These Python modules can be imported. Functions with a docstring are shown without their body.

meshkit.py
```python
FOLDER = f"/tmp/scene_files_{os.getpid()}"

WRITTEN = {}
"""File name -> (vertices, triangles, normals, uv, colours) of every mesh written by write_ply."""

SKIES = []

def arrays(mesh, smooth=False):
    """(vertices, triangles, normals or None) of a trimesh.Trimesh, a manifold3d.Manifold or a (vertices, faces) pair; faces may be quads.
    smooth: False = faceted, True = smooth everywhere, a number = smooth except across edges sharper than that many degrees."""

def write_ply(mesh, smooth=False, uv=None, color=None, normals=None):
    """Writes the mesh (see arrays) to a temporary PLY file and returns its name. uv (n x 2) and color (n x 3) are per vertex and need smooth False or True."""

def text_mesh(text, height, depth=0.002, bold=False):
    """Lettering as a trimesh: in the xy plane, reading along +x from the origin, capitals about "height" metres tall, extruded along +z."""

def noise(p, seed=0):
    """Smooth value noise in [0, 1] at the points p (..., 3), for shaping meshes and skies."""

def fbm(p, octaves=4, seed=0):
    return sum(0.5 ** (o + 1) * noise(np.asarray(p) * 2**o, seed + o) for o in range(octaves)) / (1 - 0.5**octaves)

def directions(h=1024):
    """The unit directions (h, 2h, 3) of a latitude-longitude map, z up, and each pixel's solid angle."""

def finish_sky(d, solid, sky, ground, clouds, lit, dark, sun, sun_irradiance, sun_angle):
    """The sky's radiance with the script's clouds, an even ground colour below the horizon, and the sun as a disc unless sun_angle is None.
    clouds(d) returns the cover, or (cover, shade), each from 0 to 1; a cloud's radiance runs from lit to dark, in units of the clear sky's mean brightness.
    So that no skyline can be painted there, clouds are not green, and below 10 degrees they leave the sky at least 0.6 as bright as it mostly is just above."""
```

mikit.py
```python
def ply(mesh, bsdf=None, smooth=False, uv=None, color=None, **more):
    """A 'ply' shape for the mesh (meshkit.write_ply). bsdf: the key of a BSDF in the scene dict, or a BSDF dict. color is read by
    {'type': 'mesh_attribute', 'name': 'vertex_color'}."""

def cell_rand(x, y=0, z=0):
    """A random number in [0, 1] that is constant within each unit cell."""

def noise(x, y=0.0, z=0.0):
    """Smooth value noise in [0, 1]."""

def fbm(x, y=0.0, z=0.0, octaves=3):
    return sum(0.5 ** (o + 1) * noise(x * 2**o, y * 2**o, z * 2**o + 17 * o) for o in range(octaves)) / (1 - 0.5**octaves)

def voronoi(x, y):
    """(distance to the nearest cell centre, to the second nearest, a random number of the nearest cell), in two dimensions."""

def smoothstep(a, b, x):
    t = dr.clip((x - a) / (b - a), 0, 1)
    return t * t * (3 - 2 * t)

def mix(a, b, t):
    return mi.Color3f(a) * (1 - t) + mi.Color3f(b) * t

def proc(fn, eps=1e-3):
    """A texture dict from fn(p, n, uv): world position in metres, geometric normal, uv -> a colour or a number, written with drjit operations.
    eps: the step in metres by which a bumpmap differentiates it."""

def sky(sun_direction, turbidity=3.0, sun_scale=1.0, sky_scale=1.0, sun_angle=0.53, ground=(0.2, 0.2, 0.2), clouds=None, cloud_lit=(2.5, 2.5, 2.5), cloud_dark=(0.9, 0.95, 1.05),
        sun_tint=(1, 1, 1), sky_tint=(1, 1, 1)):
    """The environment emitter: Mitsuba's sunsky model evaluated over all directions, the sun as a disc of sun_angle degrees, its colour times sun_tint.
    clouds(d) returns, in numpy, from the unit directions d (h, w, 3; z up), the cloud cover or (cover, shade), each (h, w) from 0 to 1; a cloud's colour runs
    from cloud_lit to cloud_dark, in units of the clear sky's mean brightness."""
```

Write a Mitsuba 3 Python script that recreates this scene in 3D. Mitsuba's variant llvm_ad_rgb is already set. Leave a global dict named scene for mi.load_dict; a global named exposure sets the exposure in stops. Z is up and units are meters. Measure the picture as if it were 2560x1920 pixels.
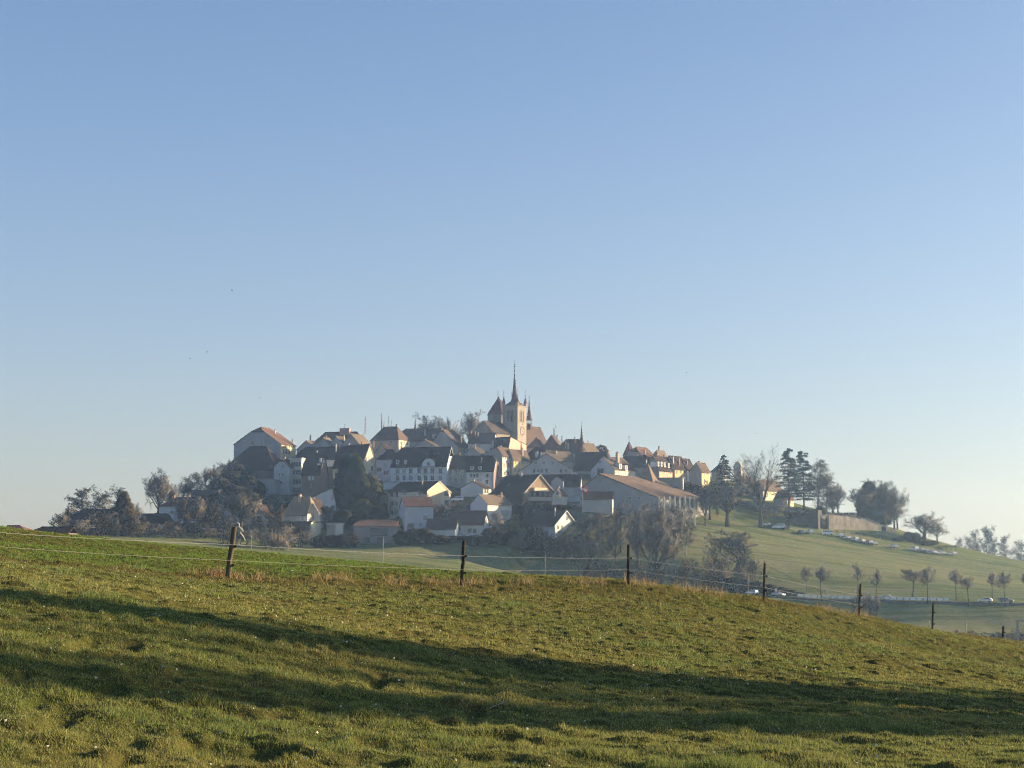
import math, random
import numpy as np, trimesh, mitsuba as mi, mikit, meshkit
import drjit as dr
from scipy.interpolate import RBFInterpolator
from scipy.spatial import ConvexHull
T = mi.ScalarTransform4f
random.seed(7); RNG = np.random.default_rng(11)
scene, labels = {}, {}

# ------------------------------------------------------------------ camera, sky, exposure
F, CX, CY, HOR = 3800.0, 1280.0, 960.0, 1400.0          # the photograph is 2560 x 1920; F is its focal length in those pixels
PIT = math.atan((HOR - CY) / F); CP, SP = math.cos(PIT), math.sin(PIT)
scene['camera'] = {'type': 'perspective', 'fov': math.degrees(2 * math.atan(1280 / F)), 'fov_axis': 'x', 'near_clip': 0.1, 'far_clip': 12000.0,
                   'to_world': T().look_at(origin=[0, 0, 0], target=[0, CP, SP], up=[0, 0, 1]), 'medium': {'type': 'ref', 'id': 'haze_air'}}
SUN_AZ, SUN_EL = math.radians(75), math.radians(13.5)
SUN = [math.sin(SUN_AZ) * math.cos(SUN_EL), math.cos(SUN_AZ) * math.cos(SUN_EL), math.sin(SUN_EL)]
def low_haze(d):          # a thin pale layer of winter haze that thickens towards the horizon all round
    el = np.degrees(np.arcsin(np.clip(d[..., 2], 0, 1))); n = meshkit.fbm(np.stack([d[..., 0] * 2.5, d[..., 1] * 2.5, d[..., 2] * 14], -1), 3, 3)
    return np.exp(-el / 6.0) * (.36 + .18 * n)
scene['sky'] = mikit.sky(SUN, turbidity=2.5, sun_scale=2.6, sky_scale=1.12, ground=(0.10, 0.11, 0.08), sun_tint=(.87, 1.0, 1.40), sky_tint=(.95, 1.0, 1.26), clouds=low_haze, cloud_lit=(1.78, 1.57, 1.40))
exposure = 2.4
HAZE = 0.00016
SHADE = [(30, 27.5, 13.5, 2.2, "bush"), (38, 29.8, 15.5, 2.8, "round"), (31, 23.0, 12.5, 1.4, "bush"), (36, 25.1, 14.5, 1.6, "round"), (36, 33.0, 10, 4.0, "spread"), (40, 27.9, 15.5, 2.4, "round")]   # trees just outside the frame: x, y, height, width, kind

# ------------------------------------------------------------------ helpers
def ray(x, y):
    u, v = (x - CX) / F, -(y - CY) / F
    return np.array([u, CP - v * SP, SP + v * CP])
def P(x, y, d):
    """the point at distance d (metres straight ahead) that the photograph shows at pixel x, y"""
    r = ray(x, y); return r * (d / r[1])
def zrow(y, Y, x=CX):
    r = ray(x, y); return Y * r[2] / r[1]
TAKEN = set()
def key_for(name, parent=None):
    k = f'{parent}__{name}' if parent else name
    if k not in TAKEN: TAKEN.add(k); return k
    n = COUNT.get(k, 0) + 1
    while f'{k}_{n:03d}' in TAKEN: n += 1
    COUNT[k] = n; k = f'{k}_{n:03d}'; TAKEN.add(k); return k
COUNT = {}
def thing(name, label, cat, group=None):
    k = key_for(name); labels[k] = {'label': label, 'category': cat}
    if group: labels[k]['group'] = group
    return k
def obj(name, ply, parent=None, label=None, kind=None):
    k = key_for(name, parent); scene[k] = ply
    if label or kind: labels[k] = {a: b for a, b in (('label', label), ('kind', kind)) if b}
    return k
def join(parts):
    vs, fs, at = [], [], 0
    for v, f in parts:
        vs.append(np.asarray(v, float)); fs.append(np.asarray(f, int) + at); at += len(v)
    return np.vstack(vs), np.vstack(fs)
def tri(f):
    f = np.asarray(f, int)
    return f if f.shape[1] == 3 else np.vstack([f[:, [0, 1, 2]], f[:, [0, 2, 3]]])
BOXF = tri([[0, 3, 2, 1], [4, 5, 6, 7], [0, 1, 5, 4], [1, 2, 6, 5], [2, 3, 7, 6], [3, 0, 4, 7]])
def box8(a):
    return np.asarray(a, float), BOXF
def box(cx, cy, cz, sx, sy, sz, rz=0.0):
    x, y, z = sx / 2, sy / 2, sz / 2
    v = np.array([[-x, -y, -z], [x, -y, -z], [x, y, -z], [-x, y, -z], [-x, -y, z], [x, -y, z], [x, y, z], [-x, y, z]])
    c, s = math.cos(rz), math.sin(rz)
    v = v @ np.array([[c, s, 0], [-s, c, 0], [0, 0, 1]])
    return v + [cx, cy, cz], BOXF
def prism(poly, n):
    """closed solid between a planar polygon and its copy moved by n"""
    p = np.asarray(poly, float); m = len(p); v = np.vstack([p, p + np.asarray(n, float)]); f = []
    for i in range(1, m - 1): f += [[0, i + 1, i], [m, m + i, m + i + 1]]
    for i in range(m): j = (i + 1) % m; f += [[i, j, m + j], [i, m + j, m + i]]
    return v, np.array(f)
def hull(pts):
    h = trimesh.convex.convex_hull(np.asarray(pts, float)); return np.array(h.vertices), np.array(h.faces)
def lathe(profile, n=12, c=(0, 0, 0), rot=0.0):
    """profile: list of (radius, z), turned about a vertical axis"""
    pr = np.asarray(profile, float); a = np.arange(n) * 2 * np.pi / n + rot
    v = np.stack([pr[:, 0][:, None] * np.cos(a), pr[:, 0][:, None] * np.sin(a), np.repeat(pr[:, 1][:, None], n, 1)], -1).reshape(-1, 3) + c
    m = len(pr); i, j = np.meshgrid(np.arange(m - 1), np.arange(n), indexing='ij')
    q = np.stack([i * n + j, i * n + (j + 1) % n, (i + 1) * n + (j + 1) % n, (i + 1) * n + j], -1).reshape(-1, 4)
    return v, tri(q)
def tubes(pts, rad, s=4):
    """pts (n, m, 3), rad (n, m): n tapering tubes; s = 2 makes flat ribbons"""
    pts, rad = np.asarray(pts, float), np.asarray(rad, float); n, m, _ = pts.shape
    t = np.gradient(pts, axis=1); t /= np.linalg.norm(t, axis=2, keepdims=True) + 1e-9
    ref = np.where(np.abs(t[..., 2:]) < 0.9, [0, 0, 1.0], [1.0, 0.2, 0])
    a = np.cross(t, ref); a /= np.linalg.norm(a, axis=2, keepdims=True) + 1e-9
    b = np.cross(t, a)
    if s == 2:
        ph = RNG.uniform(0, np.pi, (n, 1, 1)); a = a * np.cos(ph) + b * np.sin(ph)
        v = np.stack([pts - a * rad[..., None], pts + a * rad[..., None]], 2)
        base = (np.arange(n) * m * 2)[:, None] + (np.arange(m - 1) * 2)[None]
        f = np.stack([base, base + 1, base + 3, base + 2], -1).reshape(-1, 4)
        return v.reshape(-1, 3), tri(f)
    an = np.arange(s) * 2 * np.pi / s
    v = pts[:, :, None] + rad[:, :, None, None] * (np.cos(an)[:, None] * a[:, :, None] + np.sin(an)[:, None] * b[:, :, None])
    base = (np.arange(n) * m * s)[:, None, None] + (np.arange(m - 1) * s)[None, :, None]
    k = np.arange(s)[None, None]; k2 = (k + 1) % s
    f = np.stack([base + k, base + k2, base + s + k2, base + s + k], -1).reshape(-1, 4)
    return v.reshape(-1, 3), tri(f)
def noisy(v, freq, seed=0, oct=3):
    return meshkit.fbm(np.asarray(v) * freq, oct, seed) - 0.5
def subdiv(v, f, edge):
    if edge is None: return np.asarray(v, float)[f].reshape(-1, 3), np.arange(len(f) * 3).reshape(-1, 3)
    v, f = trimesh.remesh.subdivide_to_size(np.asarray(v, float), np.asarray(f), edge, max_iter=12)
    return v, f
def paint(vf, col, amp=0.10, edge=None, freq=0.35, seed=0, bsdf='matte', streak=0.0, uniq=True):
    """a mesh with weathered colour per vertex"""
    v, f = vf; v = np.asarray(v, float); f = np.asarray(f)
    if uniq: v = v[f].reshape(-1, 3); f = np.arange(len(v)).reshape(-1, 3)
    if edge: v, f = subdiv(v, f, edge)
    n = 1 + amp * 2.2 * noisy(v, freq, seed) + amp * 0.8 * noisy(v, freq * 5, seed + 3, 2)
    if streak: n = n + streak * 2 * noisy(v * [1, 1, 0.12], 1.3, seed + 5, 2)
    c = np.clip(np.asarray(col)[None] * n[:, None], 0.01, 0.92)
    return mikit.ply((v, f), bsdf, color=c)

# ------------------------------------------------------------------ materials
VC = {'type': 'mesh_attribute', 'name': 'vertex_color'}
scene['matte'] = {'type': 'twosided', 'bsdf': {'type': 'diffuse', 'reflectance': VC}}
scene['satin'] = {'type': 'twosided', 'bsdf': {'type': 'principled', 'base_color': VC, 'roughness': 0.45, 'specular': 0.4}}
scene['glass_dark'] = {'type': 'twosided', 'bsdf': {'type': 'principled', 'base_color': {'type': 'rgb', 'value': [0.085, 0.095, 0.105]}, 'roughness': 0.22, 'specular': 0.5}}
scene['glass_pale'] = {'type': 'twosided', 'bsdf': {'type': 'principled', 'base_color': {'type': 'rgb', 'value': [0.24, 0.25, 0.26]}, 'roughness': 0.2, 'specular': 0.5}}
scene['car_paint'] = {'type': 'twosided', 'bsdf': {'type': 'principled', 'base_color': VC, 'roughness': 0.3, 'specular': 0.5, 'clearcoat': 0.8, 'clearcoat_gloss': 0.9}}
scene['blade'] = {'type': 'principledthin', 'base_color': VC, 'roughness': 0.55, 'diff_trans': 0.75, 'spec_trans': 0.0, 'eta': 1.4}
def ground_col(p, n, uv):
    a = mikit.fbm(p.x * 0.45, p.y * 0.45, 0.0, 4); b = mikit.fbm(p.x * 2.3 + 5, p.y * 2.3, 1.7, 3); c = mikit.noise(p.x * 11, p.y * 11, 0.3)
    g = mikit.mix((0.072, 0.070, 0.024), (0.055, 0.066, 0.021), mikit.smoothstep(0.38, 0.66, a))
    g = mikit.mix(g, (0.085, 0.070, 0.032), mikit.smoothstep(0.50, 0.75, b) * 0.7)
    return g * (0.72 + 0.55 * c)
scene['pasture_soil'] = {'type': 'twosided', 'bsdf': {'type': 'diffuse', 'reflectance': mikit.proc(ground_col)}}
def meadow_col(p, n, uv):
    a = mikit.fbm(p.x * 0.012, p.y * 0.02, 0.0, 4); b = mikit.fbm(p.x * 0.05 + p.y * 0.03, p.y * 0.26 + p.x * 0.11, 3.0, 4); c = mikit.fbm(p.x * 0.8, p.y * 0.8, 0.5, 2)
    g = mikit.mix((0.105, 0.145, 0.055), (0.165, 0.185, 0.080), mikit.smoothstep(0.35, 0.65, a))
    g = mikit.mix(g, (0.18, 0.172, 0.095), mikit.smoothstep(0.42, 0.68, b) * 0.8)
    g = mikit.mix(g, (0.085, 0.10, 0.04), mikit.smoothstep(.5, .3, b) * .6)
    town = mikit.smoothstep(625, 668, p.y + 30 * (a - .5)) * mikit.smoothstep(92, 55, p.x) * mikit.smoothstep(-190, -150, p.x)   # gardens, yards and gravel between the houses
    g = mikit.mix(g, mikit.mix((0.075, 0.068, 0.050), (0.12, 0.115, 0.10), mikit.smoothstep(.4, .65, c)), town * .85)
    return g * (0.65 + 0.7 * c)
scene['meadow_ground'] = {'type': 'twosided', 'bsdf': {'type': 'diffuse', 'reflectance': mikit.proc(meadow_col)}}

# ------------------------------------------------------------------ the lie of the land
def col(x, prof): return [(ray(x, 1400)[0] / CP * d, d, z) for d, z in prof]
NEAR = (col(0, [(10.5, -1.44), (14, -.80), (17.5, -.42), (22, -.22), (27, -.1), (33.5, .03), (40, .2), (55, .62), (75, 1.12), (92, .6), (125, -2)])
        + col(565, [(11.2, -1.53), (15, -1.1), (18.4, -.76), (27, -.66), (33, -.58), (38, -.5), (41, -.36), (55, .05), (75, .48), (92, .1), (125, -4)])
        + col(860, [(11.5, -1.57), (15, -1.3), (18.8, -1.04), (25, -.98), (33, -.84), (41, -.6), (45, -.4), (58, -.2), (75, 0.0), (92, -.6), (125, -5)])
        + col(1152, [(11.7, -1.6), (15, -1.48), (19.4, -1.3), (25, -1.24), (33, -1.06), (43.7, -.75), (47, -.52), (60, -.62), (75, -.62), (92, -1.6), (125, -6)])
        + col(1570, [(11.7, -1.6), (18, -1.6), (25, -1.6), (35, -1.4), (48, -.8), (51, -.7), (60, -1.2), (75, -2.6), (92, -5), (125, -9)])
        + col(1908, [(11.8, -1.6), (18, -1.7), (25, -1.8), (38, -1.8), (52, -1.45), (55, -1.36), (65, -2.5), (80, -5), (95, -8), (125, -13)])
        + col(2147, [(12, -1.6), (20, -1.85), (30, -2.1), (45, -2.3), (58, -2.2), (61, -2.22), (75, -4.5), (95, -9), (125, -15)])
        + col(2331, [(12, -1.6), (20, -1.9), (30, -2.3), (45, -2.8), (63, -3.0), (68, -3.15), (80, -5.5), (100, -10)])
        + col(2560, [(12, -1.6), (20, -2), (30, -2.6), (45, -3.3), (60, -3.7), (70, -3.82), (80, -4.8), (100, -9), (125, -16)])
        + [(45, 38, -5), (80, 50, -9), (30, 10, -3.2), (12, 0, -2), (0, 0, -1.6), (0, -30, -1.8), (-12, 0, -0.9), (-30, 20, 1.0), (-30, 60, 3.0), (-60, 60, 4.5), (60, 10, -6), (50, 90, -13), (-60, 110, 0)])
NEAR = np.array(NEAR)
near_rbf = RBFInterpolator(NEAR[:, :2], NEAR[:, 2], kernel='linear', degree=1, smoothing=0.05)
def FP(x, y, d): return tuple(P(x, y, d))
ROAD = [FP(1300, 1476, 600), FP(1500, 1478, 575), FP(1700, 1480, 550), FP(1862, 1487, 530), FP(2000, 1496, 513), FP(2200, 1501, 498), FP(2360, 1504, 487), FP(2560, 1509, 476), FP(2900, 1520, 458), FP(3400, 1530, 440)]
FAR = ([(0, 200, -12), (-60, 200, -6), (60, 200, -20), (90, 300, -24), (20, 300, -14), (-60, 300, -4), (-120, 300, 0), (-40, 420, -4.5), (150, 350, -25)]
       + [FP(*q) for q in [(1280, 1432, 440), (1000, 1425, 470), (1280, 1366, 618), (1000, 1366, 615), (1440, 1362, 625), (1150, 1395, 540), (850, 1385, 560), (640, 1375, 590), (400, 1345, 600), (200, 1337, 590), (60, 1332, 520), (-300, 1340, 500),
                           (1700, 1400, 590), (1900, 1400, 603), (2100, 1420, 592), (2300, 1440, 580), (2450, 1458, 570), (2383, 1388, 690), (2454, 1416, 660), (2497, 1430, 645), (2560, 1447, 630), (2750, 1480, 600),
                           (2200, 1347, 712), (2090, 1335, 708), (2000, 1323, 705), (1850, 1316, 695), (1700, 1328, 665), (1560, 1345, 645), (2150, 1300, 745), (2040, 1285, 745), (2240, 1322, 742), (2320, 1366, 712), (1900, 1280, 730), (1960, 1262, 745), (1740, 1235, 765), (1850, 1245, 760),
                           (540, 1228, 755), (470, 1268, 735), (400, 1300, 715), (300, 1328, 700), (200, 1342, 680), (585, 1190, 785), (560, 1240, 830), (440, 1300, 800), (640, 1190, 870), (520, 1300, 900), (2000, 1535, 486), (2200, 1562, 470), (2400, 1560, 455), (2560, 1575, 440), (2300, 1600, 395), (2560, 1602, 390), (1800, 1500, 500)]]
       + [(q[0] + 2, q[1] + 6, q[2]) for q in ROAD] + list(ROAD)
       + [FP(2383, 1400, 830), FP(2560, 1440, 850), FP(2480, 1424, 1000), FP(2560, 1426, 1000), (-400, 700, -6), (-300, 1000, -12), (0, 1100, -5), (200, 1050, -8), (420, 900, -16), (500, 1300, -12), (-500, 1500, -14), (0, 1600, -14),
          (-350, 300, -2), (400, 200, -30), (300, 420, -24), (600, 600, -25)]
       + [(2600 * math.sin(a), 2600 * math.cos(a), -14) for a in np.radians(range(0, 360, 30))] + [(0, -200, -6), (-200, 0, 0), (200, 0, -20)])
HOUSE_BASES = []          # filled by the house table below before the land is built
def build_far():
    global far_rbf
    pts = np.array(FAR + HOUSE_BASES, float)
    far_rbf = RBFInterpolator(pts[:, :2], pts[:, 2], kernel='linear', degree=0, smoothing=2.0, neighbors=60)
POSTS = [(565, 1450, 586, 1317, 38.0, .064), (1152, 1466, 1160, 1352, 43.7, .054), (1570, 1466, 1571, 1362, 48.0, .050), (1908, 1506, 1912, 1408, 52.0, .047), (2146, 1545, 2151, 1460, 58.0, .044), (2329, 1583, 2333, 1505, 63.0, .042), (2507, 1604, 2508, 1565, 69.0, .047), (-40, 1420, -40, 1290, 33.0, .07), (2680, 1625, 2682, 1580, 75.0, .05)]
FENCE_X, FENCE_Y = zip(*sorted((P(p[0], 1400, p[4])[0], p[4]) for p in POSTS))
def smooth(a, b, x):
    t = np.clip((x - a) / (b - a), 0, 1); return t * t * (3 - 2 * t)
def ground(x, y, bumps=True):
    x, y = np.atleast_1d(np.asarray(x, float)), np.atleast_1d(np.asarray(y, float)); q = np.stack([x, y], -1); r = np.hypot(x, y)
    w = smooth(92, 150, r); z = np.zeros(len(x))
    m = w < 1
    if m.any(): z[m] += (1 - w[m]) * near_rbf(q[m])
    m = w > 0
    if m.any(): z[m] += w[m] * far_rbf(q[m])
    if bumps:
        p3 = np.stack([x, y, 0 * x], -1)
        m = r < 110
        if m.any():
            fade = 1 - smooth(60, 105, r[m]); pm = p3[m]
            b = 0.04 * noisy(pm, 1 / 2.8, 1, 2) + 0.17 * np.clip(noisy(pm, 1 / 0.27, 2, 2) - .05, 0, .4) + 0.05 * np.clip(noisy(pm, 1 / 0.15, 4, 1), -.1, .5)
            dy = y[m] - np.interp(x[m], FENCE_X, FENCE_Y); ridge = smooth(-1.5, -.3, dy) - smooth(.3, 5, dy)     # the turf bank along the fence
            b += ridge * (-.02 + .20 * np.clip(noisy(pm, 1 / 0.9, 6, 2) + .12, 0, 1))
            pit = np.clip(meshkit.noise(pm * [1 / 0.35, 1 / 0.7, 1], 9) - 0.76, 0, 1) * 0.40
            z[m] += fade * (b - pit)
        z += smooth(150, 260, r) * 0.8 * noisy(p3, 1 / 14.0, 5, 3)
    return z
def gz(x, y, bumps=False): return float(ground(x, y, bumps)[0])

# ------------------------------------------------------------------ houses: a table of measures, then the builder
HOUSES = []
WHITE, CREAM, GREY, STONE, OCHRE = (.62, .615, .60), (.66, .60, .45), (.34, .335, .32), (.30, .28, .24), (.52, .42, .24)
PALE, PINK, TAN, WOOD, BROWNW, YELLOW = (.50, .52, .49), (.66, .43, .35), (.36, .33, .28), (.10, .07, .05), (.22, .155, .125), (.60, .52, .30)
R_RED, R_BRN, R_DRK, R_GRY, R_TAN = (.165, .105, .085), (.125, .098, .082), (.052, .040, .038), (.085, .075, .068), (.17, .14, .112)
def h(name, label, cat, xs, ys, d, a, g='R', wall=WHITE, roof=R_BRN, **o):
    HOUSES.append(dict(name=name, label=label, cat=cat, xs=xs, ys=ys, d=d, a=a, g=g, wall=wall, roof=roof, **o))

# -- crest of the town, left
h('barn', 'big grey gabled building with half-hipped orange roof, highest at the left end of town', 'building', (585, 703, 740), (1066, 1109, 1150), 812, 22, 'L', (0.31, 0.31, 0.327), R_RED, clip=(.26, .3), yeo=1110, ov=.5,
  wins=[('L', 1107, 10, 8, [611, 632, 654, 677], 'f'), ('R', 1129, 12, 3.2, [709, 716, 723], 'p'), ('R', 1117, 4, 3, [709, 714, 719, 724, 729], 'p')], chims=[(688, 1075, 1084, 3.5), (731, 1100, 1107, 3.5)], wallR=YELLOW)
h('town_house', 'long dark town house roof with a square box', 'house', (775, 905, 930), (1080, 1110, 1140), 835, 12, 'R', TAN, R_BRN, clip=(.9, 1), dep=14, chims=[(776, 1089, 1096, 3)], boxes=[(863, 1072, 1083, 25)])
h('town_house', 'small grey town house with tan right roof slope, left end of the roof row', 'house', (742, 788, 806), (1101, 1121, 1140), 812, 28, 'L', GREY, R_TAN, chims=[(757, 1117, 1122, 5)])
h('town_house', 'small tan-roofed town house with tall pale chimney, second in the left roof row', 'house', (788, 826, 842), (1093, 1113, 1135), 808, 28, 'L', GREY, R_TAN, chims=[(811, 1097, 1113, 3.5), (815, 1089, 1095, 3)])
h('town_house', 'small tan-roofed town house with twin pale chimneys, third in the left roof row', 'house', (820, 860, 878), (1090, 1110, 1135), 806, 28, 'L', GREY, R_TAN, chims=[(838, 1103, 1113, 6), (860, 1089, 1101, 3)])
h('town_house', 'town house with bright orange-tan right slope below the box-topped ridge', 'house', (856, 898, 928), (1084, 1108, 1135), 800, 30, 'L', GREY, R_TAN, chims=[(873, 1081, 1088, 4)])
h('town_house', 'hip-roofed tan town house with cream sunlit end, topped by tall antennas', 'house', (926, 997, 1025), (1067, 1096, 1140), 818, 30, 'R', TAN, R_BRN, clip=(1, 1), wins=[('R', 1108, 9, 4, [1003, 1011, 1018], 'p'), ('L', 1106, 6, 4, [978], 'p')], wallR=CREAM)
h('town_house', 'low town house with dark roof and white dormers under the antenna house', 'house', (934, 972, 992), (1110, 1132, 1150), 788, 30, 'L', TAN, R_DRK, dorms=[], chims=[(934, 1103, 1116, 2.5)])
h('town_house', 'long grey-roofed town house carrying a thin dark spirelet', 'house', (990, 1096, 1110), (1071, 1100, 1140), 845, 10, 'R', GREY, R_BRN, clip=(0, .6), dep=14, chims=[(1062, 1072, 1087, 3)])
h('town_house', 'grey gabled town house with brown right roof, long skylight and ochre sunlit wall', 'house', (1066, 1145, 1176), (1073, 1116, 1140), 826, 33, 'L', (0.344, 0.344, 0.344), R_BRN, clip=(.12, 0), wallR=OCHRE, wins=[('L', 1092, 9, 5, [1083, 1091], 'f'), ('R', 1127, 7, 3, [1152, 1161, 1169], 'p')], chims=[(1104, 1070, 1083, 3.5), (1153, 1092, 1107, 4), (1172, 1107, 1115, 6)], skyl=[(1128, 1091, 16, 10)])
h('town_house', 'small dark gabled roof peeping behind the big white hotel', 'house', (1030, 1092, 1104), (1099, 1118, 1140), 790, 15, 'L', GREY, R_GRY, dep=12)
h('town_house', 'brown-roofed town house with white eaves wall and three pink chimneys below the church', 'house', (1170, 1232, 1262), (1082, 1106, 1125), 822, 14, 'R', PALE, R_BRN, clip=(0, 0), dep=12, chims=[(1178, 1077, 1087, 4), (1187, 1079, 1090, 4), (1194, 1081, 1092, 3.5), (1169, 1078, 1086, 4)])
h('town_house', 'pink sunlit gabled house with dark tiled roof, directly below the church tower', 'house', (1226, 1271, 1316), (1092, 1121, 1140), 800, 36, 'R', PINK, R_DRK, rx=.13, yeo=1112, ov=.2, skyl=[(1262, 1100, 8, 6)], chims=[(1232, 1103, 1117, 5)])
# -- second row, left
h('barn', 'very large dark hip-roofed barn in front of the grey half-hipped building', 'barn', (556, 690, 712), (1116, 1172, 1215), 780, 14, 'R', (0.172, 0.146, 0.12), R_DRK, clip=(1, .95), dep=24, rx=.5, chims=[(692, 1131, 1141, 3)], skyl=[(677, 1165, 5, 6)])
h('house', 'pale green house with clipped gable beside the glazed balcony block', 'house', (685, 723, 730), (1147, 1166, 1235), 758, 12, 'L', (0.396, 0.447, 0.447), R_DRK, clip=(.3, 0), dep=12, wins=[('L', 1166, 7, 5, [707], 'f'), ('L', 1187, 9, 4, [699, 707], 'f'), ('L', 1204, 9, 4, [717], 'f'), ('L', 1206, 6, 6, [702], 'f')])
h('annex', 'low dark annex with pale ledges and garage left of the pale green house', 'annex', (634, 686, 690), (1196, 1199, 1236), 752, 8, 'F', (0.344, 0.37, 0.378), GREY, dep=9, wins=[('L', 1225, 15, 26, [648], 'p')])
h('apartment_block', 'pale yellow block with four bands of glazed balconies', 'apartment block', (725, 754, 770), (1143, 1146, 1236), 762, 20, 'F', (0.482, 0.499, 0.396), WHITE, dep=12, wins=[('L', y, 11, 25, [740], 'g') for y in (1161, 1181, 1204, 1224)], wallR=(.70, .66, .5))
h('town_house', 'long dark purple roof running behind the balcony block', 'house', (738, 850, 870), (1117, 1146, 1165), 778, 10, 'R', WHITE, R_DRK, clip=(0, .6), dep=13, chims=[(840, 1110, 1129, 4), (722, 1138, 1149, 4)])
h('house', 'red-brown walled house with two white windows and a steep dark roof', 'house', (754, 800, 820), (1132, 1181, 1240), 742, 24, 'R', BROWNW, R_DRK, clip=(.0, .5), wins=[('L', 1195, 11, 5, [774, 782], 'w'), ('L', 1215, 12, 5, [777], 'p')], dorms=[(811, 1160, 1175, 9), (811, 1146, 1156, 5)])
h('house', 'steep-roofed house with cream sunlit gable behind the tall dark conifers', 'house', (832, 905, 943), (1110, 1163, 1192), 748, 40, 'R', (0.636, 0.585, 0.43), R_DRK, ov=.45, wins=[('R', 1148, 10, 4, [915, 922, 929], 'p'), ('R', 1171, 12, 5, [930], 'p')], verge=(.40, .38, .36), chims=[])
# -- the hotel and its neighbours
h('wing', 'lavender side wing with red shutters left of the large blue-white hotel', 'house', (941, 978, 990), (1126, 1147, 1205), 752, 10, 'R', (0.516, 0.473, 0.516), R_DRK, clip=(0, 1), dep=12, wins=[('L', 1162, 10, 6, [964], 'f'), ('L', 1174, 9, 6, [948], 'r'), ('L', 1182, 10, 6, [965], 'r')])
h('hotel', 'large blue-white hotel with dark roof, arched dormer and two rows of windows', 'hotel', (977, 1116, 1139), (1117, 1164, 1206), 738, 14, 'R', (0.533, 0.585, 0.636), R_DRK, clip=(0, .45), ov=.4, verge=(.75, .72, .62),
  wins=[('L', 1177, 13, 9, [994, 1010, 1027, 1048, 1064, 1081, 1101], 'f'), ('L', 1195, 12, 9, [994, 1010, 1027, 1048, 1064, 1081, 1101], 'f'), ('L', 1184.5, 1.2, 128, [1046], 'l')], dorms=[(994, 1150, 1160, 6), (1013, 1150, 1160, 6)], arch=(1072, 1146, 1164, 36), skyl=[(1068, 1134, 8, 4), (1086, 1134, 6, 4), (1095, 1134, 5, 4)])
h('terrace', 'pale blue terrace wall below the hotel', 'terrace', (958, 1034, 1040), (1204, 1205, 1224), 728, 6, 'F', (0.43, 0.499, 0.568), GREY, dep=8)
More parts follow.
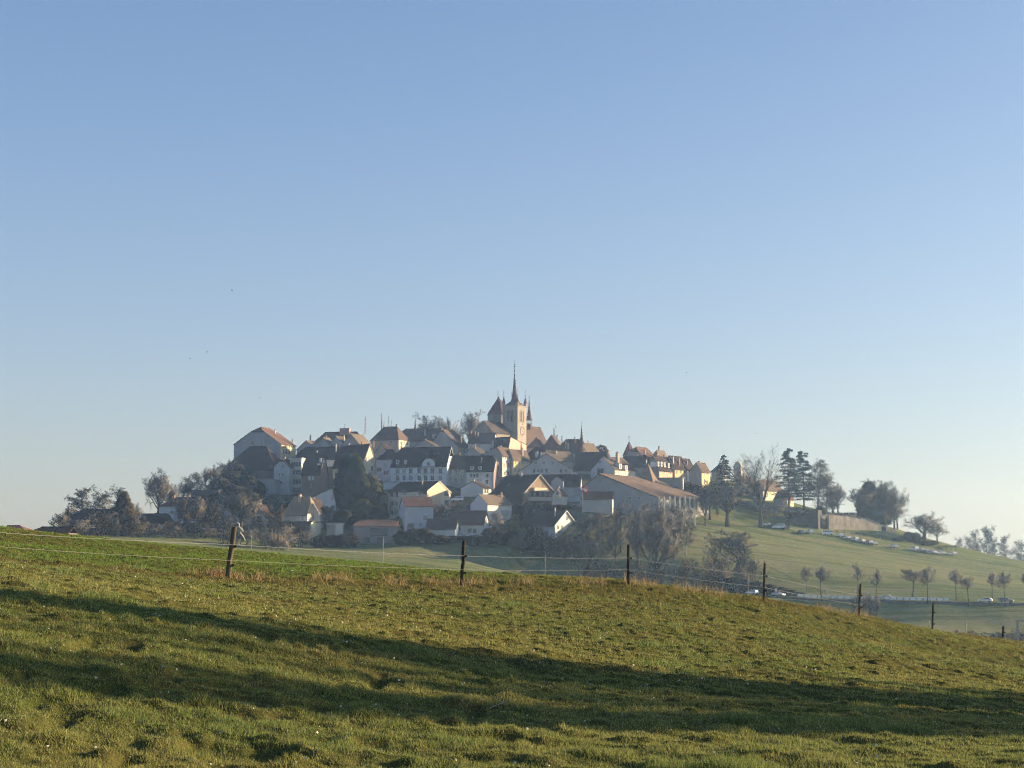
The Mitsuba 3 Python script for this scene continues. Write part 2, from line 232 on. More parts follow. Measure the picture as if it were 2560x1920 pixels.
h('house', 'plain grey-green house joined to the right end of the hotel', 'house', (1117, 1166, 1172), (1139, 1170, 1228), 742, 8, 'R', (0.378, 0.413, 0.413), R_DRK, clip=(0, 0), dep=11, wins=[('L', 1181, 9, 5, [1127, 1141, 1155], 'f'), ('L', 1200, 10, 5, [1127, 1141, 1155], 'f')])
h('house', 'grey-white house with bell-shaped dark roof, dormers and dark shutters', 'house', (1166, 1234, 1239), (1139, 1176, 1222), 730, 12, 'R', (0.533, 0.559, 0.55), R_DRK, clip=(.35, 0), dep=13, verge=(.6, .6, .6), wallR=(.28, .2, .2), wins=[('L', 1189, 9, 4.5, [1176, 1184, 1192, 1217], 's'), ('L', 1204, 9, 5, [1216], 's'), ('L', 1199, 2.5, 34, [1188], 'l')], dorms=[(1180, 1165, 1174, 8), (1200, 1165, 1174, 8)], chims=[(1204, 1145, 1155, 3)])
h('town_house', 'large grey-gabled town house with long dark right slope and sunlit balconies', 'house', (1136, 1238, 1258), (1116, 1162, 1190), 768, 26, 'L', (0.327, 0.344, 0.344), R_GRY, rx=.58, wallR=(.74, .70, .60), wins=[('R', 1161, 9, 3, [1241, 1246, 1252], 'p'), ('R', 1180, 10, 3, [1242, 1250], 'p')], chims=[(1187, 1111, 1122, 3), (1206, 1134, 1150, 2)])
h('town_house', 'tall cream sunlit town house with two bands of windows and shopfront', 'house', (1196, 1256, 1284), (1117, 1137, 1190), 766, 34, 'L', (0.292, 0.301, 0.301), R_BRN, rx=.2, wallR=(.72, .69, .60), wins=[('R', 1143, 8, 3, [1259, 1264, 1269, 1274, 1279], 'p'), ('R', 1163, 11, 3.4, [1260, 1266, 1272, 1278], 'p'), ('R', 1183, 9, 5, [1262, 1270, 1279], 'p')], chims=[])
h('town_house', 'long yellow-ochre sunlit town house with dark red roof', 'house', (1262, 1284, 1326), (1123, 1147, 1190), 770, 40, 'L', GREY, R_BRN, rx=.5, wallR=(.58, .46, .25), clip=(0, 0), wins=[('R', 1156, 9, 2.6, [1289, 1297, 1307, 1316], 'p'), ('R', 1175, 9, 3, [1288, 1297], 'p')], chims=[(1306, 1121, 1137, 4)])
h('town_house', 'dark-roofed town house with two pale dormers right of the yellow one', 'house', (1316, 1364, 1378), (1119, 1146, 1165), 796, 20, 'R', STONE, R_DRK, clip=(.5, .5), dorms=[(1341, 1129, 1143, 5), (1352, 1131, 1141, 4)], dep=12, chims=[(1374, 1126, 1140, 4)])
# -- crest, right of the church
h('town_house', 'purple-brown gabled house on the crest right of the church nave', 'house', (1354, 1402, 1412), (1087, 1120, 1150), 828, 14, 'L', (0.172, 0.12, 0.112), R_BRN, dep=14, chims=[(1385, 1072, 1092, 3)])
h('town_house', 'grey-walled crest house with chimneys left of the dark spirelet', 'house', (1384, 1444, 1450), (1098, 1130, 1150), 822, 10, 'R', (0.292, 0.284, 0.267), R_BRN, clip=(0, 1), dep=13, chims=[(1393, 1088, 1103, 3), (1405, 1092, 1105, 3), (1437, 1094, 1112, 3), (1414, 1105, 1118, 2.5), (1420, 1110, 1122, 2)])
h('town_house', 'low crest house with curved tan roof beside the dark spirelet', 'house', (1448, 1466, 1500), (1108, 1131, 1150), 824, 48, 'L', GREY, R_TAN, clip=(.0, .9), wallR=CREAM, rx=.5)
h('town_house', 'flat tan-roofed house with two dark dormers above the big grey gable', 'house', (1352, 1378, 1437), (1127, 1150, 1170), 775, 62, 'L', GREY, R_TAN, wallR=TAN, chims=[(1391, 1127, 1134, 5)], dorms=[(1405, 1144, 1156, 12), (1424, 1150, 1162, 10)])
h('town_house', 'big plain dark roof between the spirelet and the white gabled house', 'house', (1434, 1512, 1526), (1130, 1172, 1185), 776, 14, 'R', (0.43, 0.413, 0.396), R_DRK, clip=(0, 0), dep=13)
h('house', 'big grey gabled farmhouse with seven windows and long right roof', 'farmhouse', (1297, 1448, 1462), (1134, 1184, 1205), 742, 8, 'L', (0.447, 0.447, 0.447), R_DRK, rx=.545, yeo=1177, dep=16, ov=.7, wins=[('L', 1157, 9, 7.5, [1339, 1359, 1382], 'f'), ('L', 1177, 9, 4, [1334, 1344, 1353, 1365, 1401, 1413, 1432], 's')])
h('house', 'white gabled house with arched dark window and sunlit cream wing', 'house', (1477, 1537, 1588), (1141, 1172, 1195), 752, 42, 'L', (0.516, 0.525, 0.55), R_BRN, clip=(0, 0), wallR=(.76, .70, .55), wins=[('L', 1156, 5, 5, [1500], 'f'), ('L', 1178, 15, 17, [1501], 'f'), ('R', 1182, 7, 3, [1540, 1547, 1571], 'p')], chims=[(1521, 1128, 1147, 6), (1544, 1132, 1158, 9)], dorms=[(1551, 1159, 1172, 12), (1566, 1163, 1176, 10)])
h('town_house', 'half-hipped town house with brown right slope beside the small pointed tower', 'house', (1556, 1612, 1645), (1116, 1144, 1170), 790, 38, 'L', (0.31, 0.31, 0.31), R_RED, clip=(.45, .1), chims=[(1584, 1140, 1156, 4), (1613, 1126, 1138, 4)])
h('town_house', 'small brown pointed roof with a tall chimney in front', 'house', (1626, 1654, 1674), (1125, 1148, 1165), 788, 36, 'L', GREY, R_TAN, clip=(.3, 0), chims=[(1648, 1117, 1150, 5)])
h('town_house', 'low dark-roofed house below the small pointed tower', 'house', (1560, 1612, 1620), (1140, 1165, 1192), 770, 12, 'R', GREY, R_GRY, clip=(0, 0), dep=11, dorms=[(1612, 1157, 1170, 5), (1600, 1175, 1181, 10)])
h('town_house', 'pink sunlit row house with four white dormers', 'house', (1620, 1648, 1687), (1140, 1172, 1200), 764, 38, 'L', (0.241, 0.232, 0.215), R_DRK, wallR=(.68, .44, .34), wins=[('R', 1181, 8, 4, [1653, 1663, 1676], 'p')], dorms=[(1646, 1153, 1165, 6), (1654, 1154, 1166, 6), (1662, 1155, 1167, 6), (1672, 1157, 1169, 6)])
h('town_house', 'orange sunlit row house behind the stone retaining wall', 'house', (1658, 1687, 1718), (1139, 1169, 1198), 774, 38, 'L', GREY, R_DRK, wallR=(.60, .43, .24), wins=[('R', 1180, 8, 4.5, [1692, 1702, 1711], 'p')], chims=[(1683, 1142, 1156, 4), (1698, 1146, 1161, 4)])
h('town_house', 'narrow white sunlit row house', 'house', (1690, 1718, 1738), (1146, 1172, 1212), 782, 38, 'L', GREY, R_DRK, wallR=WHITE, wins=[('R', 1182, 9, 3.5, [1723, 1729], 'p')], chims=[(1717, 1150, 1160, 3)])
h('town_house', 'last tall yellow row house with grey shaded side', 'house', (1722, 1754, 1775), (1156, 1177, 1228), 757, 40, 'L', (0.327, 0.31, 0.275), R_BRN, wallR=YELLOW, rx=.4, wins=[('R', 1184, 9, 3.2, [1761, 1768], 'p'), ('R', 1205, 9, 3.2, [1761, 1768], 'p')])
h('retaining_wall', 'tall grey stone retaining wall under the orange row house', 'wall', (1640, 1707, 1716), (1193, 1195, 1236), 742, 14, 'F', (0.258, 0.249, 0.232), (.30, .29, .27), dep=3, wallR=(.5, .45, .36))
# -- right crest, half hidden by trees
h('house', 'dark-roofed house left of the green-roofed belvedere', 'house', (1778, 1808, 1818), (1160, 1176, 1200), 780, 20, 'R', GREY, R_DRK, clip=(1, 1), dep=10)
h('house', 'ochre house with sunlit wall behind the big bare tree', 'house', (1838, 1862, 1890), (1190, 1207, 1232), 762, 46, 'L', GREY, R_BRN, wallR=YELLOW, wins=[('R', 1216, 7, 3, [1868, 1876, 1884], 'p')])
h('house', 'long cream house with brown roof behind the big bare tree', 'house', (1885, 1908, 1955), (1200, 1222, 1248), 758, 40, 'L', GREY, R_BRN, wallR=CREAM, wins=[('R', 1231, 8, 3, [1915, 1925, 1935, 1945], 'p')])
h('house', 'purple-roofed cream house at the foot of the two tall pines', 'house', (1935, 1958, 1984), (1226, 1245, 1268), 750, 40, 'L', GREY, (.16, .09, .09), wallR=CREAM, wins=[('R', 1255, 8, 3.5, [1966, 1975], 'p')])
# -- middle and front rows
h('house', 'white-walled house with sloping dark roof left of the conifers', 'house', (774, 840, 850), (1219, 1258, 1305), 690, 12, 'L', (0.568, 0.593, 0.602), R_DRK, rx=.15, yeo=1246, dep=12, wins=[('L', 1245, 8, 4, [831], 'p'), ('L', 1268, 8, 9, [832], 'p')])
h('house', 'old tan hip-roofed house with pink chimney and pale shuttered front', 'house', (706, 768, 792), (1240, 1283, 1312), 664, 24, 'R', (0.568, 0.533, 0.447), (.25, .20, .14), clip=(.4, 1), wins=[('L', 1294, 15, 6, [742, 753, 763], 'w')], chims=[(750, 1237, 1250, 8, PINK)])
h('house', 'white house with dark gabled roof joined to the old tan house', 'house', (757, 797, 806), (1246, 1279, 1322), 668, 14, 'L', (0.516, 0.516, 0.499), R_DRK, verge=(.75, .74, .72), dep=11, wins=[('L', 1292, 8, 6, [782], 'p')])
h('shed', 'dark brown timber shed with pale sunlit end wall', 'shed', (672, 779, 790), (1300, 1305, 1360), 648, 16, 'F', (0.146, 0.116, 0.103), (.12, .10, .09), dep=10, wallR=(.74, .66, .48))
h('house', 'small grey-white gabled cottage with one dark window at left', 'house', (622, 664, 672), (1261, 1292, 1325), 652, 12, 'L', (0.482, 0.499, 0.516), R_DRK, dep=10, wins=[('L', 1298, 14, 13, [647], 'f')])
h('annex', 'white flat annex with framed window among bare trees', 'annex', (540, 616, 622), (1270, 1272, 1312), 662, 6, 'F', (0.43, 0.439, 0.447), GREY, dep=8, wins=[('L', 1287, 16, 13, [553], 'f'), ('L', 1287, 12, 10, [590], 'f')])
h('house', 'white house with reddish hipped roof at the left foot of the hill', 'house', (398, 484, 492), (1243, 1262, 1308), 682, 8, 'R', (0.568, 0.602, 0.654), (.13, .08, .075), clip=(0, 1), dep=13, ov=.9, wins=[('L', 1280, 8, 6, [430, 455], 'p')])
h('house', 'dark flat-topped building behind bare trees left of the barn', 'building', (470, 546, 556), (1224, 1226, 1275), 715, 8, 'F', (0.103, 0.099, 0.103), (.09, .085, .09), dep=12)
h('house', 'dark slab building stepping up towards the big barn', 'building', (522, 620, 630), (1214, 1217, 1262), 728, 8, 'F', (0.112, 0.107, 0.112), (.10, .09, .09), dep=12)
h('barn', 'dark low barn with long roof at the far left foot of the hill', 'barn', (150, 290, 300), (1273, 1306, 1338), 610, 8, 'R', (0.129, 0.103, 0.095), R_DRK, clip=(0, .9), dep=16)
h('barn', 'small dark barn roof right of the bushy evergreen at far left', 'barn', (345, 412, 420), (1284, 1306, 1338), 640, 8, 'R', (0.138, 0.112, 0.103), R_DRK, clip=(.2, 0), dep=10)
h('farm_shed', 'reddish low roof just above the field edge at far left', 'shed', (4, 66, 70), (1314, 1327, 1345), 420, 6, 'R', (0.189, 0.138, 0.12), (.17, .09, .085), clip=(1, 0), dep=8)
h('farm_shed', 'dark low roof above the field edge, second from the left', 'shed', (68, 168, 174), (1317, 1333, 1350), 430, 6, 'R', (0.138, 0.112, 0.112), R_DRK, clip=(0, .8), dep=8)
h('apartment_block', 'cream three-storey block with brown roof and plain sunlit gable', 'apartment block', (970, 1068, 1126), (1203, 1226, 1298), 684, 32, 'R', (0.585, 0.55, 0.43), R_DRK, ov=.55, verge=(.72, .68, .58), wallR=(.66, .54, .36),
  wins=[('L', 1237, 11, 7.5, [980, 992], 'f'), ('L', 1259, 11, 7.5, [980, 992], 'f'), ('L', 1280, 12, 7.5, [980, 992], 'f'), ('L', 1232, 9, 4, [1009, 1014], 'f'), ('L', 1231, 10, 12, [1057], 'r'), ('R', 1234, 12, 10, [1116], 'f'), ('R', 1256, 12, 10, [1116], 'f')], chims=[(1055, 1203, 1212, 5)])
h('house', 'blue-grey house with dark hipped roof in front of the cream block', 'house', (999, 1013, 1083), (1242, 1264, 1325), 656, 78, 'L', (0.43, 0.473, 0.533), (.12, .075, .07), clip=(0, .0), rx=.5, ov=.5, hipR=True, wins=[('R', 1294, 12, 13, [1063], 'f'), ('R', 1312, 7, 8, [1052], 'p'), ('R', 1314, 10, 17, [1027], 'p'), ('R', 1272, 2, 16, [1026, 1046], 'l')])
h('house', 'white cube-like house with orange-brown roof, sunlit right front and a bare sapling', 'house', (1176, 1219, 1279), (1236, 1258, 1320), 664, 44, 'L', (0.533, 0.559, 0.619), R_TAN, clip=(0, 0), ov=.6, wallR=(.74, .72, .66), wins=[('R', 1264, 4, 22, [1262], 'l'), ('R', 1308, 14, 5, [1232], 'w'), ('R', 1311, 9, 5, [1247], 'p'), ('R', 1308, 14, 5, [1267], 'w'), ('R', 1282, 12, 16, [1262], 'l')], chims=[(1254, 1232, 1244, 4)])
h('house', 'small white-blue gabled house behind the white van', 'house', (1152, 1209, 1226), (1203, 1218, 1242), 712, 18, 'L', (0.499, 0.55, 0.602), R_DRK, dep=11, ov=.6, wins=[('R', 1227, 12, 5, [1213, 1219], 'p')], wallR=(.6, .62, .55))
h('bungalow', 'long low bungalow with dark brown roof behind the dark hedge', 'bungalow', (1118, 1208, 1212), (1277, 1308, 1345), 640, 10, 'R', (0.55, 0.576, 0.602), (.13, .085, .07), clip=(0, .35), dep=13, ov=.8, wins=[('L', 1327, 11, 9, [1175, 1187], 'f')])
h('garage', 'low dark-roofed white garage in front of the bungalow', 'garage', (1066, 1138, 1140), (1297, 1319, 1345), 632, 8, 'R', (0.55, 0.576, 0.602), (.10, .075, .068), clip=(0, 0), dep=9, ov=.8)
h('shed', 'grey-pink workshop with orange roof edge and one wide dark window', 'workshop', (884, 992, 998), (1300, 1314, 1362), 640, 6, 'R', (0.292, 0.258, 0.258), (.40, .20, .13), clip=(.0, .6), dep=9, ov=.3, wins=[('L', 1330, 20, 42, [948], 'p'), ('L', 1350, 13, 11, [918], 'p'), ('L', 1350, 13, 17, [952], 'p')])
h('hut', 'tiny cream garden hut right of the old tan house', 'hut', (817, 843, 860), (1306, 1309, 1340), 650, 34, 'F', (0.447, 0.396, 0.361), WHITE, dep=4, wallR=(.74, .70, .62), wins=[('L', 1317, 8, 6, [822], 'p')])
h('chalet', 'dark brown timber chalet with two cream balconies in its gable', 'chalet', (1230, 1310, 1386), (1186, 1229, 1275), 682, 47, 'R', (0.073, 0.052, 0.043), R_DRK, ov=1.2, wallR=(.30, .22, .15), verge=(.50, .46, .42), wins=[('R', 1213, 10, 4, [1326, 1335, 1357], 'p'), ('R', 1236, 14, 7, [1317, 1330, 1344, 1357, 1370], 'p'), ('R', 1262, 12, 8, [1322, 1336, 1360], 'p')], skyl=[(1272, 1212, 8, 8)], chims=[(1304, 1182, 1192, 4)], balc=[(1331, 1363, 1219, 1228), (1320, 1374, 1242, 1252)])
h('house', 'small white sunlit gabled wing with balcony right of the dark chalet', 'house', (1381, 1404, 1412), (1222, 1236, 1262), 676, 20, 'L', (0.55, 0.533, 0.482), R_BRN, dep=8, wins=[('L', 1233, 7, 6, [1393], 'p')], balcL=[(1385, 1402, 1238, 1245)])
h('house', 'dark-roofed house with pale projecting gable behind the dark chalet', 'house', (1352, 1450, 1460), (1186, 1214, 1245), 702, 8, 'R', (0.396, 0.413, 0.413), R_DRK, clip=(0, 0), dep=12, gab=(1394, 1192, 1204, 1240, 30))
h('shed', 'white flat-roofed shed with dark opening left of the flag', 'shed', (1402, 1451, 1456), (1241, 1243, 1264), 688, 8, 'F', (0.447, 0.499, 0.55), (.45, .5, .55), dep=8, wins=[('L', 1258, 8, 44, [1427], 'p')])
h('farm_building', 'huge farm building with wide grey gable and long brown roof', 'farm building', (1458, 1646, 1775), (1184, 1243, 1312), 672, 34, 'L', (0.31, 0.318, 0.327), (.160, .122, .100), rx=.77, yeo=1216, ov=.9, wins=[('L', 1202, 7, 4, [1501], 'p'), ('L', 1246, 7, 8, [1575, 1597], 'f'), ('L', 1290, 10, 9, [1534], 'p')], wallR=(.10, .095, .09), noR=True, verge=(.09, .08, .075))
h('annex', 'low annex with dark lean-to roof at the left of the farm building', 'annex', (1455, 1530, 1535), (1228, 1246, 1275), 652, 8, 'S', (0.396, 0.396, 0.387), R_DRK, dep=9, ov=.5, wins=[])
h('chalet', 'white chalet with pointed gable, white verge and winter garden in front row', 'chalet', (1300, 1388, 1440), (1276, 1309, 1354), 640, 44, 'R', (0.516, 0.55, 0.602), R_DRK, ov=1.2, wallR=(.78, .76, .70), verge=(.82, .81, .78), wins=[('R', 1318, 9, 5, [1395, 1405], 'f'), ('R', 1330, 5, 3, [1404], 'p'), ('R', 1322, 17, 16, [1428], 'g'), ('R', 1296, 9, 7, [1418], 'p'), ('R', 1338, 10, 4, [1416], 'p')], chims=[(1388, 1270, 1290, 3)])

def frame_of(o):
    """the plan of a house from its row in the table: corner, the two wall directions, lengths, heights"""
    xL, xC, xR = o['xs']; yr, ye, yb = o['ys']; a = math.radians(o['a']); d = o['d']
    C = P(xC, ye, d); eL = np.array([-math.cos(a), math.sin(a)]); eR = np.array([math.sin(a), math.cos(a)])
    tL = ray(xL, ye)[0] / ray(xL, ye)[1]; tR = ray(xR, ye)[0] / ray(xR, ye)[1]
    L1 = (C[0] - tL * C[1]) / (math.cos(a) + tL * math.sin(a))
    den = math.sin(a) - tR * math.cos(a)
    L2 = o.get('dep') or min(max((tR * C[1] - C[0]) / den if den > .02 else 12, 4), 62)
    return C, eL, eR, L1, L2, C[2], zrow(yb, d, xC)
for o in HOUSES:
    C, eL, eR, L1, L2, ze, zb = frame_of(o)
    for u, w in ((0, 0), (L1, 0)):
        q = C[:2] + u * eL + w * eR - 0.5 * eR; HOUSE_BASES.append((q[0], q[1], zb))
build_far()

def tri_hit(tris, x, y):
    r = ray(x, y); best = None
    for a, b, c in tris:
        e1, e2 = b - a, c - a; p = np.cross(r, e2); det = e1 @ p
        if abs(det) < 1e-9: continue
        s = -a; u = (s @ p) / det; q = np.cross(s, e1); v = (r @ q) / det; t = (e2 @ q) / det
        if u >= -.02 and v >= -.02 and u + v <= 1.02 and t > 0 and (best is None or t < best): best = t
    return None if best is None else r * best

def build_house(o, num):
    C, eL, eR, L1, L2, ze, zb = frame_of(o); g = o['g']; xL, xC, xR = o['xs']; yr, ye, yb = o['ys']
    k = thing(o['name'], o['label'], o['cat'], o.get('group'))
    ov, t = o.get('ov', .5), .22
    rng = np.random.default_rng(num + 50)
    def W3(u, w, z): return np.array([C[0] + u * eL[0] + w * eR[0], C[1] + u * eL[1] + w * eR[1], z])
    corners = [W3(u, w, 0)[:2] for u in (0, L1) for w in (0, L2)]
    zb = min([zb] + [gz(*c) for c in corners]) - 1.2
    top_tris = []
    swap = g in ('L', 'S')
    Wd, N = (L1, L2) if swap else (L2, L1)
    def M(p, q, z): return W3(p, q, z) if swap else W3(q, p, z)
    roofp = []
    if g == 'F':
        wallpoly = [(0, zb), (Wd, zb), (Wd, ze), (0, ze)]
        roofp.append(prism([M(-ov, -ov, ze), M(Wd + ov, -ov, ze), M(Wd + ov, N + ov, ze), M(-ov, N + ov, ze)], (0, 0, .35)))
    else:
        rx = o.get('rx', .5); p0 = rx * Wd
        he0 = ze; far = M(Wd, 0, 0); heW = zrow(o['yeo'], far[1], xL if g != 'R' else xR) if 'yeo' in o else ze
        cF, cB = o.get('clip', (0, 0))
        if g == 'S': apex_q = N * .9
        else: apex_q = 0 if cF < .5 else N / 2
        A = M(p0, apex_q, 0); zr = zrow(yr, A[1], o['xs'][0] if False else xC)
        zr = max(zr, max(he0, heW) + .6)
        if g == 'S':      # lean-to: rises from the front eave to the back
            poly = [M(-ov, -ov, he0 - .25), M(Wd + ov, -ov, he0 - .25), M(Wd + ov, N, zr), M(-ov, N, zr)]
            roofp.append(prism(poly, (0, 0, -t))); top_tris += [(poly[0], poly[1], poly[2]), (poly[0], poly[2], poly[3])]
            wallpoly = [(0, zb), (Wd, zb), (Wd, he0 - t), (0, he0 - t)]
        else:
            s0, sW = (zr - he0) / p0, (zr - heW) / (Wd - p0); sh = max(s0, sW) * 1.15
            def end(c):
                if c >= .999: z = min(he0 - s0 * ov, heW - sW * ov)
                else: z = zr - c * (zr - min(he0, heW))
                return z, p0 - (zr - z) / s0, p0 + (zr - z) / sW, (zr - z) / sh
            zF, aF, bF, iF = end(cF); zB, aB, bB, iB = end(cB)
            lim = .48 * (N + 2 * ov); iF, iB = min(iF, lim), min(iB, lim)
            vo = ov * .6
            S0 = [(-ov, -vo, he0 - s0 * ov), (aF, -vo, zF), (p0, -vo + iF, zr), (p0, N + vo - iB, zr), (aB, N + vo, zB), (-ov, N + vo, he0 - s0 * ov)]
            SW = [(Wd + ov, -vo, heW - sW * ov), (bF, -vo, zF), (p0, -vo + iF, zr), (p0, N + vo - iB, zr), (bB, N + vo, zB), (Wd + ov, N + vo, heW - sW * ov)]
            polys = [S0, SW]
            if cF > 0: polys.append([(aF, -vo, zF), (bF, -vo, zF), (p0, -vo + iF, zr)])
            if cB > 0: polys.append([(aB, N + vo, zB), (bB, N + vo, zB), (p0, N + vo - iB, zr)])
            for pl in polys:
                q = [];
                for v in pl:
                    if not q or np.abs(np.array(v) - q[-1]).max() > .03: q.append(np.array(v))
                if np.abs(q[0] - q[-1]).max() < .03: q.pop()
                if len(q) < 3: continue
                w = [M(*v) for v in q]; roofp.append(prism(w, (0, 0, -t)))
                for i in range(1, len(w) - 1): top_tris.append((w[0], w[i], w[i + 1]))
            # ridge tiles
            ra, rb = M(p0, -vo + iF, zr), M(p0, N + vo - iB, zr)
            if np.linalg.norm(rb - ra) > 1: roofp.append(tubes([[ra, rb]], [[.16, .16]], 5))
            cm = max(cF, cB)
            if cm >= .95: wallpoly = [(0, zb), (Wd, zb), (Wd, heW - t), (0, he0 - t)]
            else:
                zc, ac, bc, _ = end(cm); e = t + .03
                wallpoly = [(0, zb), (Wd, zb), (Wd, heW - e)] + ([(bc, zc - e), (ac, zc - e)] if cm > 0 else [(p0, zr - e)]) + [(0, he0 - e)]
            if o.get('verge'):
                for (pa, za) in ((-ov, he0 - s0 * ov), (Wd + ov, heW - sW * ov)):
                    pt = aF if pa < 0 else bF; zt = zF if cF > 0 else zr; pt = pt if cF > 0 else p0
                    b = [M(pa, -vo - .06, za + .03), M(pt, -vo - .06, zt + .03), M(pt, -vo - .06, zt - .34), M(pa, -vo - .06, za - .34)]
                    dq = M(0, -vo + .10, 0) - M(0, -vo - .06, 0)
                    obj('verge_board', paint(prism(b, dq), o['verge'], .05), k)
    front = [M(p, 0, z) for p, z in wallpoly]; dq = M(0, N, 0) - M(0, 0, 0)
    wallR = o.get('wallR')
    v, f = prism(front, dq); v = v[f].reshape(-1, 3); f = np.arange(len(v)).reshape(-1, 3)
    v, f = subdiv(v, f, 2.6)
    n = 1 + .24 * noisy(v, .22, num) + .10 * noisy(v, 1.6, num + 3, 2) + .26 * noisy(v * [1, 1, .1], 1.1, num + 5, 2)
    base = np.repeat(np.array(o['wall'])[None], len(v), 0)
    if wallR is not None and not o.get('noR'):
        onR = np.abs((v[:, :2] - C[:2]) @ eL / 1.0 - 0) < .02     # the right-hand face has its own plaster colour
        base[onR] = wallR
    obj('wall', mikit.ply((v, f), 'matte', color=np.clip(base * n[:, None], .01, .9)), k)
    if roofp:
        v, f = join(roofp); v = v[f].reshape(-1, 3); f = np.arange(len(v)).reshape(-1, 3); v, f = subdiv(v, f, 1.9)
        n = 1 + .42 * noisy(v, .3, num + 9) + .22 * noisy(v, 2.3, num + 11, 2) + .18 * noisy(v * [1, 1, 3.0], .8, num + 12, 2)
        c = np.array(o['roof']) * (1 + .0 * rng.uniform()); moss = np.clip(noisy(v, .15, num + 20, 2) * 3, 0, 1)[:, None]
        obj('roof', mikit.ply((v, f), 'matte', color=np.clip((c * (1 - .25 * moss) + np.array([.10, .10, .07]) * .25 * moss) * n[:, None], .01, .9)), k)
    # openings
    def on_face(fc, x, y):
        e = eL if fc == 'L' else eR; tt = ray(x, y)[0] / ray(x, y)[1]
        u = (tt * C[1] - C[0]) / (e[0] - tt * e[1])
        return C[:2] + u * e
    for fc, y, hp, wp, xs, st in o.get('wins', ()):
        nrm = np.append(-(eR if fc == 'L' else eL), 0); e = np.append(eL if fc == 'L' else eR, 0)
        for x in xs:
            a, b = on_face(fc, x - wp / 2, y), on_face(fc, x + wp / 2, y); m = (a + b) / 2; z = zrow(y, m[1], x)
            wd, hh = np.linalg.norm(b - a), hp * m[1] / F
            def slab(w, hgt, out, dz=0, du=0, thick=.1):
                c0 = np.append(m, z + dz) + e * du
                q = [c0 - e * w / 2 - [0, 0, hgt / 2], c0 + e * w / 2 - [0, 0, hgt / 2], c0 + e * w / 2 + [0, 0, hgt / 2], c0 - e * w / 2 + [0, 0, hgt / 2]]
                return prism([qq + nrm * out for qq in q], -nrm * thick)
            if st == 'l':
                kk = obj('ledge', paint(slab(wd, hh, .35, thick=.4), (.48, .48, .46), .06), k); continue
            if st == 'g':
                kk = obj('glazing', mikit.ply(slab(wd, hh, .05), 'glass_dark'), k)
                nb = max(2, int(wd / 1.4))
                for i in range(nb + 1):
                    obj('mullion', paint(slab(.12, hh, .10, du=-wd / 2 + wd * i / nb, thick=.12), (.5, .52, .48), .04), kk)
                continue
            kk = obj('window', mikit.ply(slab(wd, hh, .04), 'glass_dark' if rng.random() < .72 else 'glass_pale') if st != 'w' else paint(slab(wd, hh, .06), (.72, .72, .70), .05), k)
            if st in 'fs' and wd > .6:
                ring = [slab(wd + .24, .14, .09, hh / 2 + .06), slab(wd + .3, .12, .13, -hh / 2 - .05, thick=.16), slab(.13, hh, .09, 0, wd / 2 + .05), slab(.13, hh, .09, 0, -wd / 2 - .05), slab(.07, hh, .07)]
                obj('frame', paint(join(ring), (.60, .60, .58), .05), kk)
            if st in 'sr':
                cc = (.05, .06, .07) if st == 's' else (.28, .06, .05)
                for sd in (-1, 1):
                    if st == 'r' or sd == -1: obj('shutter', paint(slab(wd * .42, hh * 1.03, .12, 0, sd * wd * .72, .1), cc, .1), kk)
    # things on the roof
    mid = M(Wd / 2, N / 2, 0)
    def spot(x, y):
        hpt = tri_hit(top_tris, x, y)
        return hpt if hpt is not None else P(x, y, mid[1])
    rz = math.atan2(eL[1], eL[0])
    for ch in o.get('chims', ()):
        x, yt, ybs, wp = ch[:4]; cc = ch[4] if len(ch) > 4 else ((.40, .33, .29), (.50, .46, .42), (.34, .22, .17))[rng.integers(3)]
        q = spot(x, ybs); zt = zrow(yt, q[1], x); wd = max(wp * q[1] / F * .8, .5)
        kk = obj('chimney', paint(box(q[0], q[1], (zt + q[2] - 1.5) / 2, wd, wd, zt - q[2] + 1.5, rz), cc, .15, .8), k)
        obj('cap', paint(join([box(q[0], q[1], zt + .05, wd + .24, wd + .24, .14, rz), box(q[0], q[1], zt + .3, wd * .5, wd * .5, .36, rz)]), (.22, .19, .17), .1), kk)
    if o['name'] in ('town_house', 'house') and not o.get('chims') and g in 'LR':
        for q_ in ((.3, .75) if N > 14 else (.45,)):
            cpt = M(p0 + Wd * .08, N * q_, 0); wd = rng.uniform(.6, .95); top = zr + rng.uniform(.7, 1.6)
            kk = obj('chimney', paint(box(cpt[0], cpt[1], top - 1.8, wd, wd, 3.6, rz), ((.40, .33, .29), (.50, .46, .42), (.34, .22, .17))[rng.integers(3)], .15, .8), k)
            obj('cap', paint(box(cpt[0], cpt[1], top + .06, wd + .24, wd + .24, .14, rz), (.22, .19, .17), .1), kk)
    for x, yt, ybs, wp in o.get('boxes', ()):
        q = spot(x, ybs); zt = zrow(yt, q[1], x); wd = wp * q[1] / F
        obj('roof_box', paint(join([box(q[0], q[1], (zt + q[2] - 1) / 2, wd, 3, zt - q[2] + 1, rz), box(q[0], q[1], zt + .1, wd + .5, 3.5, .25, rz)]), (.36, .24, .22), .1, 1.5), k)
    for x, y, wp, hp in o.get('skyl', ()):
        q = spot(x, y); best = None
        for a, b, c in top_tris:
            nn = np.cross(b - a, c - a); nn /= np.linalg.norm(nn) + 1e-9; nn = nn if nn[2] > 0 else -nn
            dd = abs((q - a) @ nn)
            if best is None or dd < best[0]: best = (dd, nn)
        if best is None: continue
        nn = best[1]; s = np.cross([0, 0, 1], nn); s /= np.linalg.norm(s) + 1e-9; upv = np.cross(nn, s)
        ww, hh = wp * q[1] / F / 2, hp * q[1] / F / 2 * 1.3
        obj('skylight', mikit.ply(prism([q - s * ww - upv * hh + nn * .12, q + s * ww - upv * hh + nn * .12, q + s * ww + upv * hh + nn * .12, q - s * ww + upv * hh + nn * .12], -nn * .2), 'glass_dark'), k)
